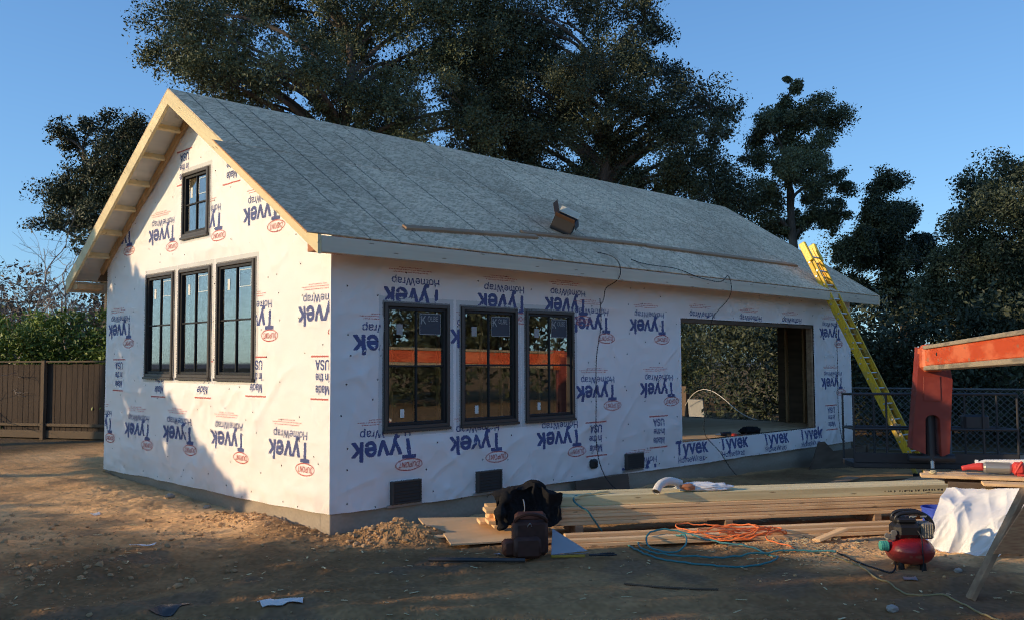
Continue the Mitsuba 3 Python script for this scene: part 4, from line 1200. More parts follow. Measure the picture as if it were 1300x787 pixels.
bk = np.array([4.02, -4.80, gz(4.02, -4.80)])
k = thing('bucket', 'blue plastic bucket half hidden behind the white sheet', 'bucket')
part('body', k, lathe([(0.0, 0.004), (0.115, 0.004), (0.12, 0.0), (0.15, 0.36), (0.156, 0.36), (0.156, 0.375), (0.146, 0.375), (0.112, 0.012), (0.0, 0.012)], 32, bk), 'bucket_blue', smooth=40)
part('rim', k, lathe([(0.147, 0.29), (0.158, 0.29), (0.158, 0.305), (0.149, 0.305)], 32, bk), 'bucket_blue', smooth=40)
part('handle', k, tube(spline([bk + [0.1, -0.12, 0.33], bk + [0.06, -0.17, 0.22], bk + [-0.05, -0.165, 0.2], bk + [-0.13, -0.09, 0.33]], 20), 0.004, 6), 'zinc')

# ------------------------------------------------------------------ ladder
k = thing('extension_ladder', 'yellow fibreglass extension ladder leaning on the right eave', 'ladder')
LX = 10.86
Lb = np.array([LX, -2.0, gz(LX, -2.0)]); Lt = np.array([LX, 0.085, 4.09])
ld = (Lt - Lb) / np.linalg.norm(Lt - Lb)
LLen = np.linalg.norm(Lt - Lb)
lnv = np.cross(ld, [1, 0, 0]); lnv = lnv if lnv[1] < 0 else -lnv          # away from the house
def lad(x, s, o): return np.array([LX + x, Lb[1], Lb[2]]) + ld * s + lnv * o
def channel(x, s0, s1, o, side):
    w = 0.072
    a = beam(lad(x, s0, o), lad(x, s1, o), 0.007, w, lnv, 0.001)
    b = beam(lad(x + side * 0.017, s0, o + w / 2 - 0.004), lad(x + side * 0.017, s1, o + w / 2 - 0.004), 0.028, 0.006, lnv, 0.001)
    c = beam(lad(x + side * 0.017, s0, o - w / 2 + 0.004), lad(x + side * 0.017, s1, o - w / 2 + 0.004), 0.028, 0.006, lnv, 0.001)
    return cat_([a, b, c])
for sx in (-1, 1):
    part('rail', k, channel(sx * 0.215, 0.05, LLen - 0.12, -0.008, -sx), 'yellow')
    part('fly_rail', k, channel(sx * 0.178, 0.35, LLen - 0.06, 0.045, -sx), 'yellow')
    part('end_cap', k, bbox(0.075, 0.135, 0.40, lad(sx * 0.197, LLen - 0.20, 0.022), np.stack([[1.0, 0, 0], lnv, ld], 1) if np.linalg.det(np.stack([[1.0, 0, 0], lnv, ld], 1)) > 0 else np.stack([[-1.0, 0, 0], lnv, ld], 1), 0.012), 'yellow_cap')
    part('shoe', k, bbox(0.06, 0.11, 0.07, lad(sx * 0.215, 0.03, 0.0), np.eye(3), 0.01), 'rubber')
    part('rung_lock', k, beam(lad(sx * 0.19, 0.8, 0.05), lad(sx * 0.19, 0.98, 0.05), 0.03, 0.06, lnv), 'dark_steel')
s = 0.35
while s < LLen - 0.3:
    if s < LLen - 0.4: part('rung', k, tube([lad(-0.235, s, 0.0), lad(0.235, s, 0.0)], 0.017, 10), 'alu')
    part('rung', k, tube([lad(-0.198, s + 0.10, 0.045), lad(0.198, s + 0.10, 0.045)], 0.017, 10), 'alu')
    for sx in (-1, 1):
        part('rivet', k, tube([lad(sx * 0.221, s, 0.0), lad(sx * 0.226, s, 0.0)], 0.016, 8), 'dark_steel')
    s += 0.305

# ------------------------------------------------------------------ boom lift
BA, BB = np.array([7.50, -3.46, 1.885]), np.array([1.5, -7.77, 2.10])
bd_ = (BA - BB) / np.linalg.norm(BA - BB)
bs = np.cross([0, 0, 1.0], bd_); bs /= np.linalg.norm(bs)          # side facing the house
bu = np.cross(bd_, bs)
k = thing('boom_lift', 'orange boom lift with a lowered arm, dark red jib and dark work platform', 'boom lift')
BL = np.linalg.norm(BA - BB)
def bo(a, s, u): return BA - bd_ * a + bs * s + bu * u
RB = np.stack([bd_, bs, bu], 1)
part('boom', k, cat_([bbox(BL - 0.12, 0.24, 0.22, bo(BL / 2 + 0.06, 0, 0), RB, 0.01)]), 'orange_paint', label='orange boom arm')
for u, h in ((0.140, 0.048), (-0.142, 0.058)):
    part('boom_chord', k, bbox(BL - 0.16, 0.275, h, bo(BL / 2 + 0.08, 0, u), RB, 0.006), 'boom_rail', label='worn grey strip along the boom')
part('boom_nose', k, bbox(0.34, 0.30, 0.37, bo(0.06, 0, 0.0), RB, 0.06), 'orange_paint', smooth=35)
part('hole_plug', k, tube([bo(0.75, 0.121, 0.03), bo(0.75, 0.126, 0.03)], 0.022, 14), 'dark_steel')
# jib: a tapered box with an arched slot in the face towards the base
from shapely.geometry import Polygon, Point
jf = -bs                                             # to the right when seen from the base side
outer = Polygon([(-0.13, 0.16), (0.20, 0.16), (0.26, -0.30), (0.20, -1.30), (0.12, -1.34), (-0.08, -1.32), (-0.26, -1.24), (-0.21, -0.7)])
slot = Polygon([(-0.085, -1.5), (0.085, -1.5), (0.075, -0.85), (-0.075, -0.85)]).union(Point(0, -0.85).buffer(0.075, 12))
jo = bo(0.05, 0, 0.0)
outer = __import__('shapely').affinity.scale(outer, 1.06, 1.0, origin=(0.05, 0))
slot = __import__('shapely').affinity.scale(slot, 1.25, 1.0, origin=(0, 0))
jax = np.cross(jf, [0, 0, 1.0])
part('jib', k, prism(outer.difference(slot), 0.26, jo + bd_ * (0.02 if jax @ bd_ > 0 else 0.28), jf, (0, 0, 1)), 'red_paint', label='dark red jib with an arched slot')
part('jib_plate', k, bbox(0.22, 0.012, 0.34, jo + jf * 0.0 + bd_ * 0.012 + np.array([0, 0, -0.42]), np.stack([jf, np.cross([0, 0, 1.0], jf), [0, 0, 1.0]], 1), 0.004), 'red_paint')
part('jib_cylinder', k, tube([jo + bd_ * 0.20 + np.array([0, 0, -0.6]), jo + bd_ * 0.16 + np.array([0, 0, -1.42])], 0.075, 14), 'dark_steel')
part('cylinder_rod', k, tube([jo + bd_ * 0.14 + np.array([0, 0, -1.2]), jo + bd_ * 0.10 + np.array([0, 0, -1.52])], 0.028, 10), 'alu')
part('pivot', k, tube([jo + bd_ * 0.15 - jf * 0.3 + np.array([0, 0, -1.38]), jo + bd_ * 0.15 + jf * 0.3 + np.array([0, 0, -1.38])], 0.06, 12), 'dark_steel')
# work platform beyond the jib
pc = jo + bd_ * 0.45 + np.array([0, 0, -1.52])
def pf(a, b, c): return pc + jf * a + bd_ * b + np.array([0, 0, c])
RP = np.stack([jf, bd_, [0, 0, 1.0]], 1)
if np.linalg.det(RP) < 0: RP[:, 0] *= -1
part('platform_floor', k, bbox(2.25, 0.85, 0.08, pf(0.15, 0.45, 0.0), RP, 0.01), 'dark_steel')
for b in (0.04, 0.86):
    for zc in (0.52, 1.02):
        part('guard_rail', k, tube([pf(-0.95, b, zc), pf(1.25, b, zc)], 0.018, 8), 'dark_steel')
    for a in (-0.95, -0.5, 0.3, 0.8, 1.25):
        part('guard_post', k, tube([pf(a, b, 0.02), pf(a, b, 1.02)], 0.016, 8), 'dark_steel')
for a in (-0.95, 1.25):
    for zc in (0.52, 1.02):
        part('guard_rail', k, tube([pf(a, 0.04, zc), pf(a, 0.86, zc)], 0.018, 8), 'dark_steel')
part('control_box', k, bbox(0.34, 0.2, 0.22, pf(0.72, 0.15, 0.62), RP, 0.03), 'dark_steel')
part('toe_board', k, bbox(2.2, 0.02, 0.14, pf(0.15, 0.03, 0.11), RP), 'dark_steel')
# chassis, outside the frame to the right
ch = np.array([1.4, -7.84, gz(1.4, -7.84)])
def cf(a, b, c): return ch - bd_ * a + bs * b + np.array([0, 0, c])
RH = np.stack([np.array([bd_[0], bd_[1], 0]) / np.hypot(bd_[0], bd_[1]), bs, [0, 0, 1.0]], 1)
part('turntable', k, bbox(1.9, 1.0, 0.7, cf(0.9, 0, 1.15), RH, 0.08), 'orange_paint')
part('chassis', k, bbox(2.4, 0.9, 0.35, cf(0.9, 0, 0.55), RH, 0.05), 'dark_steel')
part('mast', k, bbox(0.5, 0.36, 0.75, cf(0.25, 0, 1.85), RH, 0.04), 'orange_paint')
for a in (0.0, 1.8):
    for b in (-0.62, 0.62):
        w_ = key_for('wheel', k)
        scene[w_] = mikit.ply(tube([cf(a, b - 0.14, 0.38), cf(a, b - 0.11, 0.38), cf(a, b + 0.11, 0.38), cf(a, b + 0.14, 0.38)], [0.33, 0.38, 0.38, 0.33], 24), 'mat_rubber')
        part('hub', w_, tube([cf(a, b - 0.15, 0.38), cf(a, b + 0.15, 0.38)], 0.17, 16), 'boom_rail')

# ------------------------------------------------------------------ litter, stones, clods
def flat_litter(name, c, rx, ry, ang, m, label, cat, seed, lift=0.012):
    r = np.random.default_rng(seed)
    n = 9
    U, V_ = np.meshgrid(np.linspace(-1, 1, n), np.linspace(-1, 1, n), indexing='ij')
    x = U * rx * (1 + 0.08 * V_); y = V_ * ry * (1 - 0.1 * U)
    X = c[0] + x * math.cos(ang) - y * math.sin(ang); Y = c[1] + x * math.sin(ang) + y * math.cos(ang)
    Z = ground_z(X, Y) + lift + 0.010 * meshkit.noise(np.stack([U * 2, V_ * 2, 0 * U], -1), seed)
    i, j = np.meshgrid(np.arange(n - 1), np.arange(n - 1), indexing='ij'); k_ = (i * n + j).ravel()
    f = np.vstack([np.stack([k_, k_ + n, k_ + n + 1], 1), np.stack([k_, k_ + n + 1, k_ + 1], 1)])
    v = np.stack([X, Y, Z], -1).reshape(-1, 3)
    m_ = trimesh.Trimesh(np.vstack([v, v - [0, 0, 0.004]]), np.vstack([f, f[:, ::-1] + len(v)]), process=False)
    return one(name, m_, m, label, cat, smooth=True)


flat_litter('paper_scrap', (-1.83, -2.13), 0.16, 0.10, -0.45, 'paper', 'flattened off-white paper on the ground, nearest the camera', 'paper', 1)
flat_litter('paper_scrap', (-1.72, 0.68), 0.12, 0.022, -0.5, 'sheet_white', 'narrow white strip on the dark earth at left', 'strip', 2, 0.02)
flat_litter('paper_scrap', (-1.35, 2.9), 0.05, 0.03, 0.2, 'sheet_white', 'small white scrap on the sunlit earth before the gable', 'scrap', 3, 0.01)
flat_litter('paper_scrap', (0.62, -1.95), 0.05, 0.025, 0.3, 'metal_white', 'tiny white scrap just above the dark steel bar', 'scrap', 5, 0.01)
flat_litter('lid', (-2.42, -1.55), 0.13, 0.09, 0.4, 'dark_steel', 'dark greenish flat lid on the ground left of the paper', 'lid', 4, 0.006)
flat_litter('paper_scrap', (2.35, -5.18), 0.075, 0.05, 0.5, 'zinc', 'small grey plate on the ground in front of the compressor', 'plate', 6, 0.008)
for p, r, lab in (((-0.2, 3.45), 0.06, 'pale stone beside the foundation of the gable'), ((-0.12, 2.55), 0.045, 'small stone at the foot of the gable wall near the shadow edge'), ((2.98, -5.35), 0.04, 'small dark stone between compressor and saw horse'), ((1.35, -5.45), 0.05, 'brown stone in the right foreground')):
    one('stone', blob((r, r * 0.8, r * 0.6), (p[0], p[1], gz(*p) + r * 0.35), int(r * 1000), 0.35, 2, 2), 'stone', lab, 'stone')
# torn chunk of plywood by the orange cord
one('wood_offcut', bbox(0.34, 0.16, 0.03, (3.42, -3.95, gz(3.42, -3.95) + 0.08), frame((0.8, -0.5, 0.3), (0.3, 0, 1))), 'plywood', 'torn plywood offcut in the sunlit earth left of the compressor', 'offcut')
one('twig', tube(spline([(0.55, -3.55, gz(.55, -3.55) + .012), (0.75, -3.85, gz(.75, -3.85) + .015), (0.95, -4.2, gz(.95, -4.2) + .01)], 12), 0.010, 5), 'dark_wood', 'thin dark stick on the ground in the middle foreground', 'stick')

rng = np.random.default_rng(77)
ico = trimesh.creation.icosphere(subdivisions=0)
CV, CF = [], []
nb = 0
def clods(n, cx, cy, sx, sy, r0, r1, uni=False):
    global nb
    for _ in range(n):
        if uni: x, y = rng.uniform(cx - sx, cx + sx), rng.uniform(cy - sy, cy + sy)
        else: x, y = rng.normal(cx, sx), rng.normal(cy, sy)
        if 0.02 < x < L and 0.0 < y < W: continue
        r = r0 * (r1 / r0) ** (rng.random() ** 2.2)
        v = ico.vertices * rng.uniform(0.65, 1.2, (len(ico.vertices), 1)) * r * np.array([1, rng.uniform(.7, 1.1), rng.uniform(.5, .9)])
        t = rng.uniform(0, 6.28); R = np.array([[math.cos(t), -math.sin(t), 0], [math.sin(t), math.cos(t), 0], [0, 0, 1]])
        CV.append(np.append(v @ R.T + [x, y, 0], np.full((len(v), 1), r * 0.25), 1)); CF.append(ico.faces + nb); nb += len(v)


clods(2600, 0.0, -1.5, 5.5, 5.5, 0.005, 0.020, True)
clods(650, 0.42, -0.62, 0.42, 0.26, 0.004, 0.042)
clods(500, -0.25, 0.9, 0.25, 0.6, 0.007, 0.035)
clods(900, -3.0, 0.9, 1.1, 1.0, 0.006, 0.045)
clods(500, 2.95, -3.7, 0.45, 0.35, 0.007, 0.03)
CV = np.vstack(CV); c_xy = CV[:, :2]
# each clod sits on the ground under its own middle
cid = np.repeat(np.arange(len(CF)), len(ico.vertices))
mx = np.zeros((len(CF), 2)); np.add.at(mx, cid, c_xy); mx /= len(ico.vertices)
CV[:, 2] += ground_z(mx[:, 0], mx[:, 1])[cid] + CV[:, 3]
one('loose_soil', (CV[:, :3], np.vstack(CF)), 'clod', 'loose crumbs and lumps of earth over the yard', 'soil', kind='stuff')
# wood chips and shavings
CH = []
for _ in range(700):
    x, y = (rng.uniform(-3.5, 5), rng.uniform(-6, 2.5)) if rng.random() < 0.6 else (rng.normal(3.0, 0.5), rng.normal(-3.8, 0.4))
    if 0 < x < L and 0 < y: continue
    CH.append(beam((x, y, gz(x, y) + 0.008), (x + rng.normal(0, .035), y + rng.normal(0, .035), gz(x, y) + 0.012), rng.uniform(.006, .018), 0.003, bev=0.0005))
one('wood_chips', cat_(CH), 'fir_green', 'scattered pale wood chips over the yard', 'wood chips', kind='stuff')

# ------------------------------------------------------------------ fence at left
FA, FB = np.array([2.45, 10.35]), np.array([-0.9, 16.47])
fd = (FB - FA) / np.linalg.norm(FB - FA)
fnv = np.array([fd[1], -fd[0]])
if fnv @ (EYE[:2] - FA) < 0: fnv = -fnv
k = thing('board_fence', 'weathered dark board fence under the hedge at left', 'fence')
Lf = np.linalg.norm(FB - FA)
rng = np.random.default_rng(8)
def fpt(s, o, z): q = FA + fd * s + fnv * o; return np.array([q[0], q[1], z])
s = 0.0
def fbase(s): q = FA + fd * s; return gz(q[0], q[1])
while s < Lf:
    w_ = rng.uniform(0.135, 0.15)
    z0_ = 0.16 + fbase(s); h = 1.86 + rng.uniform(-0.02, 0.02) - 0.02
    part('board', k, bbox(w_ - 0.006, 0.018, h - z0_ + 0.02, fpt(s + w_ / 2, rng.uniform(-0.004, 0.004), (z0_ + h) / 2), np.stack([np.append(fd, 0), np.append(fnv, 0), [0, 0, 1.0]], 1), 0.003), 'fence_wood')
    s += w_
for s in np.arange(0.3, Lf, 2.35):
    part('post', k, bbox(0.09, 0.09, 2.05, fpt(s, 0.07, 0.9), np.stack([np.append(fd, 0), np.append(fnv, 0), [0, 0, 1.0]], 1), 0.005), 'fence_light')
for s in np.arange(0.3, Lf - 2.3, 2.35):
    part('kick_board', k, beam(fpt(s + 0.05, 0.03, 0.10 + fbase(s)), fpt(s + 2.3, 0.03, 0.10 + fbase(s + 2.3)), 0.03, 0.16), 'fence_light')
    part('rail', k, beam(fpt(s + 0.05, 0.045, 0.30 + fbase(s)), fpt(s + 2.3, 0.045, 0.30 + fbase(s + 2.3)), 0.05, 0.06), 'fence_light')
    part('cap_rail', k, beam(fpt(s - 0.04, 0.03, 1.90), fpt(s + 2.31, 0.03, 1.90), 0.13, 0.035), 'fence_light')

# ------------------------------------------------------------------ foliage
def rand_dirs(r, n):
    v = r.normal(size=(n, 3)); return v / np.linalg.norm(v, axis=1, keepdims=True)


def leaf_mesh(c, size, r, up=0.35, curl=0.18):
    """diamond leaves, bent along the midrib, at the points c"""
    n = len(c)
    nm = rand_dirs(r, n); nm[:, 2] += up; nm /= np.linalg.norm(nm, axis=1, keepdims=True)
    t = np.cross(nm, rand_dirs(r, n)); t /= np.linalg.norm(t, axis=1, keepdims=True) + 1e-9
    b = np.cross(nm, t)
    s = (size * (0.5 + 0.85 * r.random(n) ** 1.4))[:, None]
    wv = s * r.uniform(0.42, 0.62, n)[:, None]
    v = np.stack([c - t * s, c + b * wv - nm * s * curl, c + t * s, c - b * wv - nm * s * curl], 1).reshape(-1, 3)
    k_ = np.arange(n)[:, None] * 4
    f = np.vstack([k_ + [0, 1, 2], k_ + [0, 2, 3]])
    return v, f


def lobes_points(lobes, n, r, shell=0.55, sub=0.36, flat=0.8, density=13, fill=0):
    """leaf positions: uneven sprays spread through each lobe, denser towards its outside"""
    lobes = np.asarray(lobes, float)
    if fill:
        add = []
        for _ in range(fill):
            i = r.integers(len(lobes)); d = np.linalg.norm(lobes[:, :3] - lobes[i, :3], axis=1); d[i] = 9e9
            j = np.argsort(d)[r.integers(0, 4)]
            c = (lobes[i] + lobes[j]) / 2; c[:3] += r.normal(0, 0.35, 3); c[3] *= r.uniform(0.5, 0.95); add.append(c)
        lobes = np.vstack([lobes, add])
    vol = lobes[:, 3] ** 2
    out, twigs = [], []
    for (x, y, z, R_), w in zip(lobes, vol / vol.sum()):
        m = max(5, int(density * R_ ** 1.7))
        d = rand_dirs(r, m); rad = R_ * (shell + (1.08 - shell) * r.random(m)[:, None] ** 0.7)
        rad[r.random(m) < 0.3] *= 0.5
        cc = np.array([x, y, z]) + d * rad * [1, 1, 0.85]
        cr = sub * (0.35 + 1.0 * r.random(m) ** 1.5) * min(1.0, 0.6 + 0.4 * R_)
        wt = cr ** 2; wt = wt / wt.sum()
        for c_, q_, dd, ww in zip(cc, cr, d, wt):
            nn = int(n * w * ww) + 1
            ax = dd + rand_dirs(r, 1)[0] * 0.8 + [0, 0, -0.15]; ax /= np.linalg.norm(ax)
            p = np.clip(r.normal(size=(nn, 3)), -1.7, 1.7) * 0.6
            p = p * [1, 1, flat] + ax * (np.clip(r.normal(size=(nn, 1)), -1.6, 1.6) * 0.7)
            out.append(c_ + p * q_)
        twigs.append((np.array([x, y, z]), cc))
    return np.vstack(out), twigs


def tree(name, label, cat, base, lobes, n, size, leafm, barkm, seed, r0=0.28, lean=(0, 0), group=None, fork=0.35, **kw):
    r = np.random.default_rng(seed)
    k = thing(name, label, cat, group)
    lobes = np.asarray(lobes, float)
    pts, twigs = lobes_points(lobes, n, r, **kw)
    part('crown', k, leaf_mesh(pts, size, r), leafm)
    base = np.asarray(base, float)
    top = lobes[:, :3].mean(0); top[2] = np.percentile(lobes[:, 2], 80)
    q = [base + (top - base) * t + np.append(r.normal(0, 0.25, 2) * (0 < t < 1), 0) for t in (0, 0.25, 0.5, 0.75, 1.0)]
    q[0][2] -= 0.3
    tr = spline(q, 24)
    rad = r0 * np.linspace(1.15, 0.22, 24); rad[0] *= 1.35; rad[1] *= 1.1
    part('trunk', k, tube(tr, rad, 9), barkm, smooth=True)
    for (c_, cc) in twigs:
        i = int(np.clip(np.searchsorted(tr[:, 2], c_[2] - 0.55 * np.linalg.norm((c_ - tr.mean(0))[:2]) - 0.4), 4, 21))
        a = tr[i]
        mid = (a + c_) / 2 + np.append(r.normal(0, 0.15, 2), 0.15 * np.linalg.norm(c_ - a))
        ms = [tube(spline([a, mid, c_], 10), np.linspace(min(rad[i] * 0.6, 0.13), 0.03, 10), 6)]
        for e in cc[:: max(1, len(cc) // 7)]:
            ms.append(tube(spline([c_, (c_ + e) / 2 + r.normal(0, 0.06, 3), e], 5), np.linspace(0.022, 0.006, 5), 4, False))
        part('limb', k, cat_(ms), barkm)
    return k


def mass(name, label, cat, lobes, n, size, leafm, seed, kind=None, **kw):
    r = np.random.default_rng(seed)
    pts, _ = lobes_points(lobes, n, r, **kw)
    return one(name, leaf_mesh(pts, size, r), leafm, label, cat, kind=kind)


# hedge over the fence
r = np.random.default_rng(31)
HL = []
for s in np.arange(-0.3, Lf + 0.5, 0.42):
    for z in (0.7, 1.3, 1.9, 2.45):
        HL.append([*(FA + fd * s - fnv * (0.85 + r.normal(0, 0.08))), z + r.normal(0, 0.1), 0.52 + r.normal(0, 0.05)])
mass('hedge', 'dense leafy green hedge rising over the board fence at left', 'hedge', HL, 52000, 0.055, 'leaf_hedge', 32, sub=0.30, density=22)

oakA = [(5.7, 16.35, 11.75, 1.24), (5.51, 16.64, 10.52, 0.67), (5.75, 13.6, 10.36, 1.35), (5.96, 14.88, 9.42, 0.9), (8.13, 15.33, 12.12, 1.35), (7.11, 12.32, 9.53, 1.35), (7.39, 14.88, 9.27, 0.9), (9.08, 13.05, 11.28, 1.46), (8.73, 12.15, 9.19, 1.12), (11.0, 12.6, 10.71, 1.46), (9.99, 10.96, 8.54, 1.12), (8.37, 13.61, 13.08, 1.8), (6.92, 16.43, 13.29, 1.57), (9.98, 12.03, 12.85, 1.8), (12.15, 11.43, 11.17, 1.35), (11.56, 10.78, 9.03, 1.35), (12.41, 11.02, 13.03, 1.12), (9.5, 14.6, 10.2, 1.5), (11.2, 13.6, 8.6, 1.4), (8.2, 13.6, 7.6, 1.2), (11.5, 10.6, 7.2, 1.1), (9.4, 12.2, 7.3, 1.1)]
oakB = [(13.85, 11.16, 11.02, 1.45), (13.23, 10.55, 8.83, 1.33), (15.01, 9.92, 12.22, 1.45), (13.93, 8.37, 9.69, 1.57), (14.79, 10.41, 8.84, 1.33), (16.24, 8.76, 11.49, 1.21), (15.86, 7.89, 9.51, 1.45), (16.19, 9.06, 8.35, 1.33), (15.66, 9.19, 13.31, 1.21), (16.73, 8.21, 12.34, 0.85), (18.12, 8.35, 10.95, 0.85), (18.2, 6.96, 9.67, 0.97), (16.73, 7.11, 8.46, 1.21), (19.35, 7.28, 9.07, 0.61), (17.42, 7.91, 7.5, 1.21), (18.46, 6.89, 7.49, 1.09), (18.84, 6.59, 6.52, 0.97), (14.6, 9.4, 7.2, 1.2), (15.6, 10.4, 10.4, 1.4), (16.5, 8.6, 6.6, 1.0), (13.6, 10.9, 7.2, 1.2), (12.9, 11.3, 11.2, 1.3), (12.9, 11.0, 12.4, 1.2), (12.7, 10.9, 9.6, 1.2), (13.1, 11.2, 8.2, 1.1)]
treeC = [(21.7, 6.27, 10.45, 0.72), (21.94, 6.07, 9.83, 0.91), (23.62, 5.8, 10.09, 0.78), (20.42, 6.22, 9.19, 0.73), (22.35, 5.75, 8.79, 0.99), (21.07, 7.04, 8.54, 0.65), (20.74, 6.02, 7.69, 1.09), (23.61, 5.99, 7.81, 0.83), (21.88, 6.4, 6.46, 1.09), (22.99, 5.3, 6.58, 0.78), (20.94, 7.29, 6.98, 0.65)]
treeD = [(23.16, 3.65, 7.35, 0.55), (22.92, 3.95, 6.67, 0.8), (23.47, 3.43, 6.29, 0.75), (21.71, 3.82, 5.54, 0.88), (23.33, 3.66, 5.04, 1.13), (25.05, 3.33, 5.67, 0.7), (22.6, 4.2, 4.2, 1.0), (23.8, 3.4, 3.6, 1.0)]
treeE = [(21.73, -0.53, 6.86, 0.76), (21.14, 0.11, 6.21, 0.76), (20.62, 0.67, 5.57, 0.76), (20.69, -0.78, 5.31, 1.19), (20.97, 0.41, 4.49, 1.3), (20.21, 1.18, 4.27, 0.82), (21.99, -0.55, 3.94, 1.3), (23.49, -0.81, 6.27, 1.3), (22.6, -2.2, 6.0, 1.4), (22.0, -2.4, 4.2, 1.4), (20.6, 0.9, 3.2, 1.0), (21.0, -0.9, 3.0, 1.1)]
treeF = [(4.43, 19.26, 8.76, 0.58), (4.03, 19.68, 8.41, 0.47), (4.56, 17.78, 8.05, 0.82), (4.31, 19.47, 7.6, 0.82), (5.16, 18.67, 7.13, 1.05), (3.93, 19.92, 6.67, 0.7), (4.32, 18.18, 6.03, 1.05), (5.53, 18.2, 8.41, 0.65), (3.8, 20.12, 5.85, 0.58), (5.84, 18.03, 6.77, 1.17), (4.9, 18.9, 5.0, 1.0), (5.6, 18.0, 4.4, 1.0)]
tree('oak_tree', 'tall broad oak behind the house at left, light catching its left side', 'tree', (9.2, 14.2, 0.2), oakA, 185000, 0.049, 'leaf_oak', 'bark', 41, 0.34, fill=16)
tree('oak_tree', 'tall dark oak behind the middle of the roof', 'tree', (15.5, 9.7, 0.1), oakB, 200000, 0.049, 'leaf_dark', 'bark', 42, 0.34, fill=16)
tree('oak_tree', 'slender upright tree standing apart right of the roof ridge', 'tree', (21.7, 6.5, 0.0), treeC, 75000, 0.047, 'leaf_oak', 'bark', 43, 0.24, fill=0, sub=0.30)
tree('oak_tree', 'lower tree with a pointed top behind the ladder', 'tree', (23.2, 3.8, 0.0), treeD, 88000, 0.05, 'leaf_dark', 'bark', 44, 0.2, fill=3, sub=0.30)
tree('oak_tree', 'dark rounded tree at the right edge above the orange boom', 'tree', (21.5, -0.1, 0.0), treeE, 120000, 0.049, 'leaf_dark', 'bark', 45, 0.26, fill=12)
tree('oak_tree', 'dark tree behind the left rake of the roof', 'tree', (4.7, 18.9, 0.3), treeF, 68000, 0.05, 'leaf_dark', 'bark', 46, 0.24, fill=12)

# bare shrub at the far left
r = np.random.default_rng(51)
k = thing('bare_shrub', 'leafless thicket with pale crooked stems above the hedge at left', 'shrub')
def branch(p, d, ln, rad, depth, ms):
    n = 5
    q = [p]
    for i in range(n):
        d = d + r.normal(0, 0.22, 3); d[2] += 0.06; d /= np.linalg.norm(d)
        q.append(q[-1] + d * ln / n)
    ms.append(tube(np.array(q), np.linspace(rad, rad * 0.6, n + 1), 5 if depth > 1 else 3, False))
    if depth == 0: return
    for _ in range(r.integers(3, 5)):
        t = r.integers(2, n + 1)
        nd = d + r.normal(0, 0.75, 3); nd /= np.linalg.norm(nd)
        branch(q[t], nd, ln * r.uniform(0.55, 0.8), rad * 0.55, depth - 1, ms)
for i, (x, y) in enumerate(((1.2, 16.9), (1.9, 16.5), (2.7, 15.9), (0.6, 17.6), (3.3, 15.6), (2.2, 17.2), (1.5, 17.6), (2.4, 16.4), (0.9, 16.4))):
    ms = []
    branch(np.array([x, y, 0.2]), np.array([r.normal(0, .2), r.normal(0, .2), 1.0]), 2.3, 0.055, 4, ms)
    part('stem', k, cat_(ms), 'pale_bark')

# undergrowth and woodland
r = np.random.default_rng(61)
def belt(p, q, n, z0, z1, R0, R1, wob):
    p, q = np.array(p, float), np.array(q, float)
    out = []
    for i in range(n):
        c = p + (q - p) * r.random() + r.normal(0, wob, 2)
        out.append([c[0], c[1], r.uniform(z0, z1), r.uniform(R0, R1)])
    return out
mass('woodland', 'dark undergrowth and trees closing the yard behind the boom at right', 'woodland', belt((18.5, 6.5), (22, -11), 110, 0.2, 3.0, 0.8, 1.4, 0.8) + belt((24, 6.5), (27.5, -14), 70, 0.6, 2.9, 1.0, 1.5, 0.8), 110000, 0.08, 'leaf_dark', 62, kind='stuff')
mass('woodland', 'sunlit brush seen through the big opening of the house', 'brush', belt((22, 9.5), (27.5, 17.5), 60, 0.5, 3.4, 0.7, 1.3, 1.1) + belt((29, 9), (33, 21), 50, 1, 5.5, 1.2, 1.9, 1.0), 105000, 0.055, 'leaf_brush', 63, kind='stuff')
mass('woodland', 'dim brush beyond the hedge and bare shrub at left', 'brush', belt((-2.5, 25), (9, 22.5), 50, 0.6, 3.6, 1.0, 1.5, 1.0), 45000, 0.075, 'leaf_dry', 64, kind='stuff')
mass('woodland', 'belt of trees on the far side of the yard behind the camera', 'woodland', belt((14, -30), (38, -20), 60, 0.8, 6.5, 1.8, 3.0, 1.5) + belt((-16, -34), (14, -34), 50, 0.8, 4, 2.0, 3.0, 1.5), 36000, 0.2, 'leaf_dark', 65, kind='stuff')

